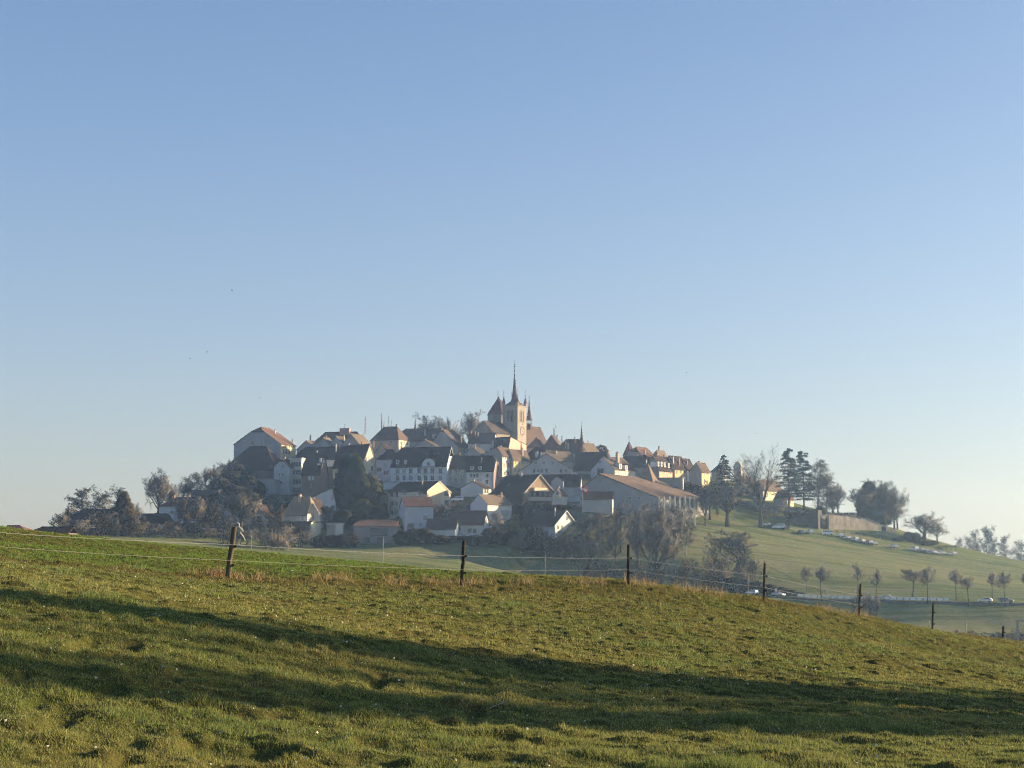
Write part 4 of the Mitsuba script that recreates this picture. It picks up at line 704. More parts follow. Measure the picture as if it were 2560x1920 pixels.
def road_at(x):
    """the road's axis where the photograph shows column x"""
    xs = CX + F * CP * rc[:, 0] / rc[:, 1]; o = np.argsort(xs); return np.array([np.interp(x, xs[o], rc[o, j]) for j in range(3)]), np.array([np.interp(x, xs[o], tg[o, j]) for j in range(3)]), np.array([np.interp(x, xs[o], rn[o, j]) for j in range(3)])
gr = thing('guard_rail', 'pale guard rail along the near edge of the valley road', 'guard rail')
xs_ = np.linspace(1985, 2358, 24); pp = [road_at(x) for x in xs_]; edge = [p - n * .7 for p, t, n in pp]
for a, b in zip(edge[:-1], edge[1:]):
    e = b - a; L_ = np.linalg.norm(e); e = e / L_
    obj('rail', paint(prism([a + e * L_ * .07 + [0, 0, .35], b - e * L_ * .07 + [0, 0, .35], b - e * L_ * .07 + [0, 0, 1.25], a + e * L_ * .07 + [0, 0, 1.25]], np.array([e[1], -e[0], 0]) * .14), (.88, .87, .80), .06), gr)
for a in edge: obj('post', paint(box(a[0], a[1], a[2] + .4, .25, .25, 1.4), (.28, .25, .2), .1), gr)

def car_meshes(kind, colr):
    """body, windows, wheels of one car: x forward, origin on the ground"""
    if kind == 'van': prof = [(-2.5, .45), (-2.5, 1.95), (-2.3, 2.15), (1.0, 2.15), (1.7, 1.35), (2.45, 1.1), (2.55, .45)]; gl = [(1.02, 2.0), (1.62, 1.4), (.55, 1.4), (.5, 2.0)]; gl2 = [(-2.1, 1.9), (.3, 1.9), (.3, 1.4), (-2.1, 1.4)]; W = 1.9
    elif kind == 'suv': prof = [(-2.15, .45), (-2.2, 1.05), (-1.9, 1.65), (.35, 1.68), (1.1, 1.1), (2.1, .95), (2.2, .45)]; gl = [(.30, 1.58), (.92, 1.12), (-.3, 1.10), (-.3, 1.58)]; gl2 = [(-1.75, 1.55), (-.42, 1.58), (-.42, 1.10), (-1.95, 1.08)]; W = 1.8
    else: prof = [(-2.1, .40), (-2.15, .9), (-1.5, 1.42), (.25, 1.44), (1.0, .95), (2.0, .82), (2.15, .40)]; gl = [(.2, 1.36), (.85, .97), (-.35, .95), (-.35, 1.36)]; gl2 = [(-1.4, 1.34), (-.45, 1.36), (-.45, .95), (-1.8, .93)]; W = 1.72
    top = max(z for _, z in prof)
    def sidepull(pts, w, inset=.12): return [(x, w - (inset * max(0, (z - .9)) / (top - .9 + 1e-6))) for x, z in pts]
    v = []
    for s in (-1, 1): v += [[x, s * (W / 2 - .16 * max(0, z - .85) / (top - .85)), z] for x, z in prof]
    n = len(prof); f = []
    for i in range(n): j = (i + 1) % n; f += [[i, j, n + j], [i, n + j, n + i]]
    for i in range(1, n - 1): f += [[0, i, i + 1], [n, n + i + 1, n + i]]
    body = (np.array(v), np.array(f)); wins = []
    for g_ in (gl, gl2):
        for s in (-1, 1):
            q = [[x, s * (W / 2 - .16 * max(0, z - .85) / (top - .85) + .015), z] for x, z in g_]; wins.append(prism(q, (0, -s * .05, 0)))
    wi = {'van': ((1.05, 2.05), (1.66, 1.42)), 'suv': ((.40, 1.62), (1.02, 1.15)), 'car': ((.30, 1.40), (.94, 1.0))}.get(kind, ((.30, 1.40), (.94, 1.0)))
    (xa, za), (xb, zb_) = wi; nn = np.array([za - zb_, 0, xb - xa]); nn = nn / np.linalg.norm(nn) * .03
    wins.append(prism([np.array([xa, -W / 2 + .25, za]) + nn, np.array([xb, -W / 2 + .16, zb_]) + nn, np.array([xb, W / 2 - .16, zb_]) + nn, np.array([xa, W / 2 - .25, za]) + nn], -nn * 1.5))
    wh = []
    for x in (-1.32, 1.32):
        for s in (-1, 1):
            a = np.arange(12) * math.pi / 6; wh.append(prism([[x + .32 * math.cos(t), s * (W / 2 - .18), .32 + .32 * math.sin(t)] for t in a], (0, s * .2, 0)))
    lamps = [prism([[2.08 if kind != 'van' else 2.47, s * (W / 2 - .5), .68], [2.08 if kind != 'van' else 2.47, s * (W / 2 - .15), .68], [2.08 if kind != 'van' else 2.47, s * (W / 2 - .15), .85], [2.08 if kind != 'van' else 2.47, s * (W / 2 - .5), .85]], (.1, 0, 0)) for s in (-1, 1)]
    return body, wins, wh, lamps
CARPLY = {}
def car(label, kind, colr, pos, heading, group=None, scale=1.0):
    k = thing('parked_car' if group and 'parked' in group else 'car', label, 'car' if kind != 'van' else 'van', group); kk = (kind, colr)
    if kk not in CARPLY:
        b, w, wh, lm = car_meshes(kind, colr)
        CARPLY[kk] = (paint(b, colr, .03, bsdf='car_paint'), [mikit.ply(x, 'glass_dark') for x in w], [paint(x, (.02, .02, .02), .05) for x in wh], [paint(x, (.7, .7, .66), .02, bsdf='satin') for x in lm])
    b, w, wh, lm = CARPLY[kk]; tw = T().translate([float(c) for c in pos]).rotate([0, 0, 1], math.degrees(heading)).scale(scale)
    obj('body', {**b, 'to_world': tw}, k)
    for n_, l_ in (('window', w), ('wheel', wh), ('headlight', lm)):
        for x in l_: obj(n_, {**x, 'to_world': tw}, k)
CW, CS, CD, CB, CRED = (.72, .72, .72), (.42, .43, .45), (.03, .032, .036), (.10, .14, .20), (.3, .04, .03)
for x, kind, c, off, rev, lb in ((1862, 'suv', CW, 2.0, 1, 'white car with dark roof just showing over the field brow'), (1930, 'car', CS, 1.5, 0, 'silver car right of the fourth fence post'), (2203, 'suv', CS, 2.2, 0, 'silver estate car behind the guard rail'),
                               (2441, 'car', CW, 2.2, 1, 'white car right of the guard rail end'), (2493, 'suv', (.12, .12, .13), 2.2, 0, 'dark car with pale bonnet, second from the right edge'), (2556, 'car', (.09, .09, .10), 2.2, 0, 'dark car at the right edge of the photo')):
    p, t, n = road_at(x); hd = math.atan2(t[1], t[0]) + math.pi * rev
    car(lb, kind, c, p + n * off + [0, 0, .03], hd, 'cars driving on the valley road', 1.02)
def on_hill(x, y, d0=480, d1=790):
    """where the ray through pixel x, y meets the hillside"""
    ds = np.arange(d0, d1, 1.0); r = ray(x, y); q = r[None] * (ds / r[1])[:, None]; g_ = ground(q[:, 0], q[:, 1], False); i = np.nonzero(g_ >= q[:, 2])[0]
    if len(i): return np.array([q[i[0], 0], q[i[0], 1], g_[i[0]]])
    j = np.argmin(q[:, 2] - g_); return np.array([q[j, 0], q[j, 1], g_[j]])
PK = 'cars parked along the slope below the town wall'
hd0 = math.radians(-12)
for x, y, kind, c, lb in ((1913, 1316, 'car', CW, 'white parked car at the foot of the big bare tree'), (1930, 1320, 'suv', CD, 'dark parked car, first right of the big bare tree'), (1946, 1323, 'van', CW, 'white parked van between two dark cars'), (1962, 1325, 'suv', CD, 'dark parked car beside the leafless stump left of the lean-to'),
                       (2004, 1336, 'suv', CB, 'blue-grey parked car in front of the lean-to'), (2025, 1335, 'suv', CW, 'white parked car in the shade left of the wall tower'), (2071, 1339, 'van', CW, 'long white parked van right of the wall tower'), (2099, 1343, 'suv', CW, 'white sunlit parked car, first in the row under the pollards'),
                       (2118, 1349, 'suv', CW, 'white sunlit parked car, second in the row under the pollards'), (2136, 1353, 'suv', CW, 'white sunlit parked car, third in the row under the pollards'), (2152, 1357, 'car', (.6, .58, .5), 'cream parked car, fourth in the row under the pollards'), (2166, 1358, 'car', CD, 'dark parked car, fifth in the row under the pollards'),
                       (2173, 1361, 'car', CW, 'small white parked car behind the dark one at the row end'), (2183, 1363, 'car', CW, 'white parked car, last in the row under the pollards'), (2236, 1371, 'car', CW, 'white parked car right of the gateway'), (2285, 1377, 'suv', CW, 'white parked car left under the dark clipped evergreens'),
                       (2302, 1380, 'car', CS, 'silver parked car under the dark evergreens'), (2314, 1382, 'car', CS, 'silver parked car second under the evergreens'), (2332, 1385, 'suv', CW, 'white parked car just left of the car port'), (2355, 1387, 'suv', CW, 'white parked car under the car port'), (2382, 1389, 'car', CW, 'white parked car at the right end of the car port')):
    q = on_hill(x, y, 600); car(lb, kind, c, (q[0], q[1], q[2] + .02), (hd0 if kind == 'van' or x < 1940 else hd0 - 1.05) + random.uniform(-.15, .15) + (math.pi if random.random() < .4 else 0), PK, 1.12)
q = P(1143, 1254, 700); car('white camper van parked behind the small gabled house', 'van', CW, (q[0], q[1], max(q[2], gz(q[0], q[1]))), math.pi, None, 1.15)
k = thing('car_port', 'dark flat-roofed car port on posts at the right end of the parked cars', 'car port'); a_, b_ = P(2351, 1400, 711), P(2390, 1400, 705)
zt = zrow(1366, 708, 2370)
obj('roof', paint(prism([[a_[0], a_[1] - 2, zt], [b_[0], b_[1] - 2, zt - .2], [b_[0], b_[1] + 4, zt - .2], [a_[0], a_[1] + 4, zt]], (0, 0, .35)), (.10, .07, .06), .1), k)
for u in (.06, .35, .65, .94):
    q = a_ + (b_ - a_) * u; g_ = gz(q[0], q[1]); obj('post', paint(box(q[0], q[1] - 1.5, (zt + g_) / 2, .3, .3, zt - g_), (.12, .09, .07), .1), k)
for x, lb in ((1934, 'white road sign behind the silver car'), (2058, 'small white road sign left of the guard rail car'), (2157, 'pale road sign just right of the fifth fence post')):
    p, t, n = road_at(x); q = p - n * 1.0; k = thing('road_sign', lb, 'sign')
    obj('pole', paint(lathe([(.05, q[2] - .5), (.05, q[2] + 2.6)], 6, (q[0], q[1], 0)), (.4, .4, .4), .03), k)
    obj('plate', paint(box(q[0], q[1] - .08, q[2] + 2.2, .75, .06, 1.0), (.70, .72, .72), .04), k)

# ------------------------------------------------------------------ trees
def unit(v): return v / (np.linalg.norm(v, axis=-1, keepdims=True) + 1e-9)
def grow(rng, base, dirs, length, rad, m=4, curl=.25, up=.15):
    """n branches as polylines"""
    n = len(base); pts = [base]; d = dirs
    for i in range(m):
        d = unit(d + rng.normal(0, curl, (n, 3)) * .6 + np.array([0, 0, up])); pts.append(pts[-1] + d * (length / m)[:, None])
    pts = np.stack(pts, 1); r = rad[:, None] * np.linspace(1, .38, m + 1)[None]
    return pts, r
def sprout(rng, pts, rad, k, lo, hi, ang0, ang1, lf, rf, taper=True, lens=None):
    n, m, _ = pts.shape; par = np.repeat(np.arange(n), k); t = lo + (hi - lo) * ((np.tile(np.arange(k), n) + rng.uniform(0, 1, n * k)) / k)
    f = t * (m - 1); i = np.minimum(f.astype(int), m - 2); w = (f - i)[:, None]
    p = pts[par, i] * (1 - w) + pts[par, i + 1] * w; d = unit(pts[par, i + 1] - pts[par, i]); r = rad[par, i] * (1 - w[:, 0]) + rad[par, i + 1] * w[:, 0]
    a = unit(np.cross(d, rng.normal(0, 1, (n * k, 3)))); ang = np.radians(rng.uniform(ang0, ang1, n * k))[:, None]
    L = np.linalg.norm(pts[:, -1] - pts[:, 0], axis=1)[par] * lf * rng.uniform(.7, 1.25, n * k) * ((1.15 - .55 * t) if taper else 1)
    return p, unit(d * np.cos(ang) + a * np.sin(ang)), L, r * rf
def bare(seed, H=14.0, kind='round', tw=.03):
    """(trunk mesh, crown mesh) of a leafless tree of height about H"""
    rng = np.random.default_rng(seed); tr, cr = [], []
    up0 = np.array([[0, 0, 1.0]])
    if kind == 'round':
        p, r = grow(rng, np.zeros((1, 3)), up0, np.array([H * .42]), np.array([H * .026]), 4, .08); tr.append(tubes(p, r, 7))
        b = sprout(rng, p, r, 12, .40, 1.0, 14, 62, 1.1, .62); p1, r1 = grow(rng, *b, 5, .22, .16); tr.append(tubes(p1, r1, 5))
        lv = (8, 7, 6)
    elif kind == 'spread':
        p, r = grow(rng, np.zeros((1, 3)), up0, np.array([H * .28]), np.array([H * .034]), 3, .1); tr.append(tubes(p, r, 7))
        b = sprout(rng, p, r, 10, .55, 1.0, 15, 66, 1.8, .6); p1, r1 = grow(rng, *b, 6, .25, .20); tr.append(tubes(p1, r1, 5))
        lv = (8, 7, 5)
    elif kind == 'oak':
        p, r = grow(rng, np.zeros((1, 3)), up0, np.array([H * .30]), np.array([H * .030]), 3, .06); tr.append(tubes(p, r, 8))
        b = sprout(rng, p, r, 9, .55, 1.0, 8, 48, 2.15, .62); p1, r1 = grow(rng, *b, 7, .16, .06); tr.append(tubes(p1, r1, 6))
        lv = (7, 5, 4)
    elif kind == 'birch':
        p, r = grow(rng, np.zeros((1, 3)), up0, np.array([H * .92]), np.array([H * .014]), 8, .05, .3); tr.append(tubes(p, r, 6))
        b = sprout(rng, p, r, 26, .25, .98, 25, 55, .26, .45); p1, r1 = grow(rng, *b, 4, .18, .12); tr.append(tubes(p1, r1, 4))
        lv = (7, 6, 4)
    elif kind == 'lolly':
        p, r = grow(rng, np.zeros((1, 3)), up0, np.array([H * .42]), np.array([H * .012]), 4, .04); tr.append(tubes(p, r, 6))
        b = sprout(rng, p, r, 13, .80, 1.0, 8, 75, .78, .6); p1, r1 = grow(rng, *b, 4, .15, .06); tr.append(tubes(p1, r1, 4))
        lv = (7, 5, 3)
    elif kind == 'pollard':
        p, r = grow(rng, np.zeros((1, 3)), up0, np.array([H * .5]), np.array([H * .045]), 3, .1); tr.append(tubes(p, r, 6))
        b = sprout(rng, p, r, 7, .8, 1.0, 35, 75, 1.0, .6); p1, r1 = grow(rng, *b, 4, .35, .05); tr.append(tubes(p1, r1, 5))
        lv = (3, 2, 2)
    elif kind == 'shrub':
        n = 14; a = rng.uniform(0, 2 * np.pi, n); tilt = rng.uniform(.1, .8, n)
        d = np.stack([np.cos(a) * tilt, np.sin(a) * tilt, np.ones(n)], -1); base = np.stack([np.cos(a) * H * .15, np.sin(a) * H * .15, 0 * a], -1)
        p1, r1 = grow(rng, base, unit(d), rng.uniform(.55, .95, n) * H, np.full(n, H * .012), 5, .2, .1); tr.append(tubes(p1, r1, 4)); lv = (7, 6, 3)
    p2, r2 = grow(rng, *sprout(rng, p1, r1, lv[0], .25, 1, 22, 60, .52, .55), 4, .3, .10 if kind != 'birch' else -.05); tr.append(tubes(p2, r2, 4))
    p3, r3 = grow(rng, *sprout(rng, p2, r2, lv[1], .2, 1, 22, 62, .55, .6), 3, .35, .08 if kind != 'birch' else -.25); cr.append(tubes(p3, np.maximum(r3, tw * .7), 3))
    p4, r4 = grow(rng, *sprout(rng, p3, r3, lv[2], .15, 1, 20, 60, .62, .6), 2, .35, .06 if kind != 'birch' else -.35); cr.append(tubes(p4, np.full(r4.shape, tw) * np.array([1, .8, .45]), 2))
    v, f = join(cr); ctr = np.array([0, 0, v[:, 2].mean() * .9]); n = unit(unit(v - ctr) + .7 * np.stack([noisy(v, .8, seed + q, 2) for q in (1, 2, 3)], -1) * 2)
    return join(tr), (v, f, n)
def leafy(seed, H, Wd, kind='cypress', n=3800):
    """(trunk mesh, crown mesh, shade per crown vertex) of an evergreen"""
    rng = np.random.default_rng(seed); p, r = grow(rng, np.zeros((1, 3)), np.array([[0, 0, 1.0]]), np.array([H * .9]), np.array([H * .018]), 6, .02, .4)
    tr = [tubes(p, r, 6)]
    if kind == 'pine':          # tiers of level boughs with gaps between
        c, s = [], []
        tiers = np.linspace(.22, .98, 17)
        for ti, t in enumerate(tiers):
            nb = rng.integers(5, 8); reach = Wd / 2 * min(1.0, .25 + 1.25 * (1 - t)) * rng.uniform(.75, 1.1)
            for b in range(nb):
                a = rng.uniform(0, 2 * np.pi); L = reach * rng.uniform(.65, 1.1); z0 = t * H + rng.normal(0, H * .008)
                q = np.linspace(.05, 1, 6); line = np.stack([np.cos(a) * q * L, np.sin(a) * q * L, z0 + H * (.018 * q - .03 * q ** 2)], -1)
                tr.append(tubes(line[None], np.linspace(.10, .03, 6)[None], 3))
                m = int(n / 17 / 6.5); u = rng.uniform(.2, 1.05, m) ** .8; wv = rng.normal(0, .16, m) * L * (1.2 - .6 * u)
                pos = np.stack([np.cos(a) * u * L - np.sin(a) * wv, np.sin(a) * u * L + np.cos(a) * wv, z0 + H * (.018 * u - .03 * u ** 2) + rng.normal(0, H * .007, m)], -1); c.append(pos)
        pos = np.vstack(c); size = .34; flat = .45
    else:
        t = rng.uniform(0, 1, n * 2); a = rng.uniform(0, 2 * np.pi, n * 2)
        if kind == 'cypress': prof = np.sin(np.pi * np.clip(t * .86 + .12, 0, 1)) ** .6 * (1 - .35 * t)
        elif kind == 'cone': prof = (1 - t) ** .75 * 1.05 + .03
        else: prof = np.sqrt(np.clip(1 - (2 * t - .95) ** 2, 0, 1)) * .95 + .05
        lump = 1 + .95 * noisy(np.stack([np.cos(a) * 2.6, np.sin(a) * 2.6, t * 9], -1), 1.0, seed, 3)
        rr = prof * Wd / 2 * lump * np.sqrt(rng.uniform(.35, 1, n * 2)); keep = rng.uniform(0, 1, n * 2) < np.clip(prof + .1, 0, 1)
        pos = np.stack([np.cos(a) * rr, np.sin(a) * rr, .03 * H + t * H * .96 * (1 + .05 * (lump - 1))], -1)[keep][:n]; size = {'bush': .85, 'cypress': .75}.get(kind, .6); flat = .9
    m = len(pos); d1 = unit(rng.normal(0, 1, (m, 3)) * [1, 1, flat]); d2 = unit(np.cross(d1, rng.normal(0, 1, (m, 3)))); sz = size * rng.uniform(.6, 1.4, (m, 1))
    v = np.stack([pos - d1 * sz * .5 - d2 * sz * .28, pos - d1 * sz * .4 + d2 * sz * .3, pos + d1 * sz * .7], 1).reshape(-1, 3); f = np.arange(3 * m).reshape(-1, 3)
    ax = pos * [1, 1, 0]; nrm = unit(unit(ax + 1e-4) + np.array([0, 0, .25]) + 1.0 * np.stack([noisy(pos, .8, seed + q, 2) for q in (1, 2, 3)], -1) * 2.2 + .15 * rng.normal(0, 1, (m, 3)))
    return join(tr), (v, f, np.repeat(nrm, 3, 0))
PROTO = {}
def crown_ply(c, colr):
    """leaf clumps carry the normals of the crown's lumpy surface"""
    if len(c) == 2: return mikit.ply(c, 'matte', color=colr)
    return {'type': 'ply', 'filename': meshkit.write_ply((c[0], c[1]), False, None, colr, normals=c[2]), 'face_normals': False, 'bsdf': {'type': 'ref', 'id': 'matte'}}
def proto(kind, var, colr, tw):
    key = (kind, var, colr, tw)
    if key not in PROTO:
        sd = {'oak': 5, 'round': 10, 'spread': 20, 'birch': 30, 'lolly': 40, 'pollard': 50, 'shrub': 60, 'pine': 70, 'cypress': 80, 'cone': 90, 'bush': 100}[kind] + var
        if kind in ('pine', 'cypress', 'cone', 'bush'): t_, c_ = leafy(sd, 12.0, {'pine': 7.5, 'cypress': 5.0, 'cone': 6.5, 'bush': 11.0}[kind], kind, {'pine': 4600, 'bush': 2600, 'cypress': 5200}.get(kind, 3600))
        else: t_, c_ = bare(sd, {'pollard': 5.0, 'shrub': 6.0, 'lolly': 9.0}.get(kind, 13.0), kind, tw)
        ht = np.percentile(c_[0][:, 2], 98.5); lo, hi = np.percentile(c_[0][:, 0], [2, 98]); wd = hi - lo
        tcol = {'birch': (.26, .25, .235)}.get(kind, (.060, .054, .048))
        def shade(v, c, sd_): n = 1 + .6 * noisy(v, .35, sd_, 2) + .15 * noisy(v, 2.5, sd_ + 1, 1); return np.clip(np.array(c)[None] * n[:, None], .005, .9)
        PROTO[key] = (mikit.ply(t_, 'matte', color=shade(t_[0], tcol, 3)), crown_ply(c_, shade(c_[0], colr, 5)), ht, wd)
    return PROTO[key]
TREES = {'oak': 'bare_tree', 'round': 'bare_tree', 'spread': 'bare_tree', 'birch': 'birch_tree', 'lolly': 'road_tree', 'pollard': 'pollard_tree', 'shrub': 'shrub', 'pine': 'pine_tree', 'cypress': 'evergreen_tree', 'cone': 'conifer', 'bush': 'evergreen_bush'}
CAT = {'road_tree': 'tree', 'bare_tree': 'tree', 'birch_tree': 'tree', 'pollard_tree': 'tree', 'shrub': 'shrub', 'pine_tree': 'tree', 'evergreen_tree': 'tree', 'conifer': 'tree', 'evergreen_bush': 'bush'}
NT = [0]
TWIG, TWIG2, TWIG3, EVER, EVER2, BROWN = (.140, .130, .120), (.128, .120, .110), (.112, .106, .100), (.022, .034, .026), (.045, .055, .030), (.062, .058, .050)
def tree(kind, x, d, ytop, wpx, label, group=None, colr=None, var=None, tw=.034, ybase=None):
    colr = colr or (EVER if kind in ('pine', 'cypress', 'cone', 'bush') else TWIG); NT[0] += 1; var = NT[0] % 3 if var is None else var
    tp, cp, ht, wd = proto(kind, var, colr, tw); q = P(x, 1400, d); g_ = gz(q[0], q[1]) - .15
    if ybase is not None: g_ = min(g_, zrow(ybase, d, x)) if abs(g_ - zrow(ybase, d, x)) < 6 else g_
    Hh = max(zrow(ytop, d, x) - g_, 1.5); sc = Hh / ht; sx = wpx * d / F / wd
    tw_ = T().translate([float(q[0]), float(q[1]), float(g_)]).rotate([0, 0, 1], (NT[0] * 77) % 360).scale([float(sx), float(sx), float(sc)])
    k = thing(TREES[kind], label, CAT[TREES[kind]], group); obj('trunk', {**tp, 'to_world': tw_}, k); obj('crown', {**cp, 'to_world': tw_}, k); return k
# the crest, behind the roofs
tree('round', 1086, 900, 1043, 76, 'broad bare tree crown above the roofs left of the church, leftmost of three'); tree('round', 1122, 905, 1052, 44, 'middle bare tree crown above the roofs left of the church'); tree('round', 1172, 890, 1033, 54, 'round bare tree with visible trunk just left of the church', var=1)
tree('round', 1104, 915, 1054, 44, 'low bare crown filling between the two broad trees on the crest')
tree('bush', 1505, 850, 1114, 36, 'dark round evergreen crown on the crest right of the needle spirelet', colr=(.05, .045, .04))
# left shoulder
GL = 'bare trees along the left shoulder of the hill'
for x, d, yt, w, kd in ((470, 745, 1190, 34, 'birch'), (488, 750, 1182, 36, 'birch'), (508, 755, 1172, 40, 'round'), (530, 760, 1166, 42, 'round'), (552, 770, 1158, 40, 'birch'), (572, 780, 1152, 36, 'round'), (592, 770, 1158, 40, 'birch'), (452, 740, 1206, 36, 'round'), (612, 765, 1176, 50, 'round')):
    tree(kd, x, d, yt, w, 'bare grey tree in the row climbing the left shoulder towards the barn', GL, TWIG3)
tree('round', 392, 690, 1179, 84, 'large bare tree standing clear on the left skyline', var=0, tw=.034)
tree('round', 424, 700, 1212, 50, 'smaller bare tree right behind the large one on the left skyline')
tree('birch', 205, 640, 1219, 62, 'tall pinkish birch at the far left end of the town', colr=TWIG2, tw=.04); tree('birch', 236, 650, 1232, 40, 'slim birch right of the tall pinkish one', colr=TWIG2); tree('birch', 256, 640, 1228, 46, 'birch left of the pair behind the bushy evergreen', colr=TWIG2)
tree('birch', 290, 650, 1218, 50, 'birch just behind the bushy evergreen at left', colr=TWIG2); tree('round', 168, 620, 1262, 34, 'small bare tree at the far left end of the tree line', colr=TWIG2); tree('round', 145, 600, 1284, 46, 'lowest bare bush tree at the far left of the tree line', colr=TWIG2); tree('round', 336, 660, 1262, 40, 'low pale bare tree right of the bushy evergreen', colr=TWIG2)
tree('cone', 306, 610, 1234, 78, 'bushy brownish evergreen with pointed top at left', colr=(.05, .04, .028))
GS = 'brown leafless shrubs at the left foot of the hill'
for x, d, yt, w in ((210, 585, 1288, 70), (250, 590, 1278, 70), (285, 585, 1284, 70), (335, 590, 1288, 60), (180, 575, 1300, 60), (372, 600, 1308, 60), (440, 615, 1298, 70), (480, 650, 1246, 66), (452, 640, 1252, 54), (515, 640, 1262, 60), (560, 630, 1290, 60), (420, 600, 1316, 70), (500, 620, 1310, 80), (690, 600, 1318, 70), (660, 600, 1322, 60), (720, 610, 1330, 60), (600, 605, 1322, 70), (560, 600, 1325, 60), (745, 620, 1325, 60), (640, 640, 1290, 40), (688, 655, 1262, 60), (700, 640, 1290, 60)):
    tree('shrub', x, d, yt, w, 'brown leafless shrub in the thicket at the left foot of the hill', GS, BROWN if (x % 3) else TWIG3, tw=.026)
GD = 'dark evergreen bushes filling the slope below the big barn'
for x, d, yt, w in ((575, 735, 1180, 60), (600, 745, 1172, 60), (545, 725, 1196, 60), (615, 735, 1190, 60), (640, 740, 1205, 40), (580, 700, 1215, 70), (620, 700, 1228, 50), (540, 690, 1235, 60), (500, 690, 1245, 50), (660, 690, 1245, 50), (690, 690, 1250, 50), (640, 690, 1250, 50), (725, 695, 1246, 40)):
    tree('bush', x, d, yt, w, 'dark evergreen bush on the shaded slope below the big barn', GD, (.030, .033, .028))
tree('spread', 596, 632, 1226, 88, 'round brown bare tree behind the first fence post', var=1, colr=TWIG2, tw=.036); tree('spread', 486, 645, 1240, 60, 'round brown bare tree in front of the white house at left', colr=TWIG2, tw=.032)
GT = 'pale willow bushes above the field edge'
for x, yt, w in ((672, 1336, 34), (694, 1330, 38), (712, 1342, 30)): tree('shrub', x, 560, yt, w, 'pale tan willow bush just above the field edge below the brown shed', GT, (.24, .20, .155), tw=.035)
tree('pollard', 703, 555, 1358, 26, 'small dark stubby tree above the field edge below the brown shed')
# conifers in the middle of the town
tree('cypress', 868, 700, 1142, 62, 'tall dark conifer, left half of the big pair in front of the cream gable', colr=(.010, .020, .021), var=0); tree('cypress', 889, 694, 1146, 58, 'tall olive-green conifer, right half of the big pair in front of the cream gable', colr=(.032, .040, .022), var=1)
tree('bush', 922, 700, 1188, 56, 'dark leafy bush right of the big conifers', colr=(.045, .05, .025)); tree('bush', 935, 690, 1215, 50, 'lower olive bush right of the big conifers', colr=(.05, .05, .026)); tree('bush', 905, 680, 1250, 60, 'olive bush at the foot of the big conifers', colr=(.04, .045, .024)); tree('bush', 948, 678, 1268, 44, 'dark bush left of the blue-grey house', colr=(.03, .033, .024)); tree('bush', 858, 672, 1275, 40, 'dark bush at the foot of the conifers beside the hut', colr=(.03, .034, .026))
tree('bush', 996, 645, 1293, 22, 'dark round bush left of the blue-grey house door'); tree('spread', 1098, 668, 1260, 44, 'round reddish bare bush in front of the cream gable', colr=(.16, .10, .085), tw=.036); tree('bush', 812, 676, 1268, 52, 'blue-grey bush in front of the white-walled house', colr=(.07, .075, .07))
tree('birch', 1245, 640, 1281, 42, 'pale bare sapling in front of the white cube-like house', colr=(.30, .24, .19)); tree('bush', 1288, 650, 1288, 26, 'yellowish bush right of the white cube-like house', colr=(.14, .12, .05)); tree('bush', 1276, 640, 1305, 30, 'olive bush below the white cube-like house', colr=(.08, .075, .04))
GH = 'dark hedge bushes along the gardens of the front row'
for x, yt, w in ((1008, 1328, 44), (1034, 1322, 46), (1058, 1322, 40), (1078, 1334, 40), (1100, 1338, 46), (1130, 1340, 46), (1160, 1340, 46), (1190, 1338, 46), (1222, 1322, 36), (1238, 1318, 34), (1256, 1328, 40), (1282, 1330, 40), (1310, 1320, 34), (1340, 1312, 40), (1330, 1336, 46), (1366, 1342, 40), (880, 1334, 30), (858, 1336, 40), (830, 1338, 46), (800, 1340, 46), (1455, 1338, 36), (1205, 1340, 36)):
    tree('bush', x, 622 + (x % 7), yt, w, 'dark rounded hedge bush in the garden hedge of the front row', GH, (.024, .026, .022) if x % 2 else (.032, .030, .024))
for x, yt, w in ((1386, 1328, 60), (1420, 1350, 70), (1296, 1340, 50)): tree('shrub', x, 618, yt, w, 'brown garden shrub before the front row houses, ' + {1386: 'at the left of the white chalet', 1420: 'lowest, below the white chalet', 1296: 'below the white cube-like house'}[x], 'brown garden shrubs before the white chalet', (.11, .085, .06))
for x, yt, w in ((1296, 1262, 26), (1318, 1258, 26), (1346, 1260, 24), (1368, 1258, 30), (1398, 1262, 40), (1428, 1262, 40)): tree('bush', x, 668, yt, w, 'dark garden bush along the foot of the brown chalet', 'dark bushes at the foot of the brown chalet', (.04, .038, .028))
# the wood at the foot of the farm building
GW = 'bare wood below the farm building'
rw = np.random.default_rng(77)
for i, (x, d, yt, w) in enumerate(((1466, 628, 1288, 56), (1494, 634, 1278, 56), (1522, 628, 1284, 60), (1552, 620, 1268, 60), (1584, 626, 1260, 62), (1616, 630, 1262, 60), (1644, 610, 1252, 66), (1670, 622, 1266, 50), (1694, 626, 1264, 44), (1540, 600, 1304, 60), (1594, 596, 1304, 66), (1500, 600, 1316, 54), (1472, 590, 1334, 50), (1684, 600, 1308, 50), (1716, 610, 1318, 40), (1446, 600, 1332, 44), (1704, 636, 1262, 34), (1728, 640, 1270, 34))):
    tree(('round', 'spread', 'birch')[i % 3], x, d, yt, w, 'bare brown-grey tree in the thin wood below the farm building', GW, (TWIG3, TWIG, (.115, .105, .085))[i % 3], tw=.026)
tree('spread', 1634, 560, 1300, 110, 'tree with dark forked trunk standing in front of the thin wood', colr=TWIG3, var=2, tw=.032)
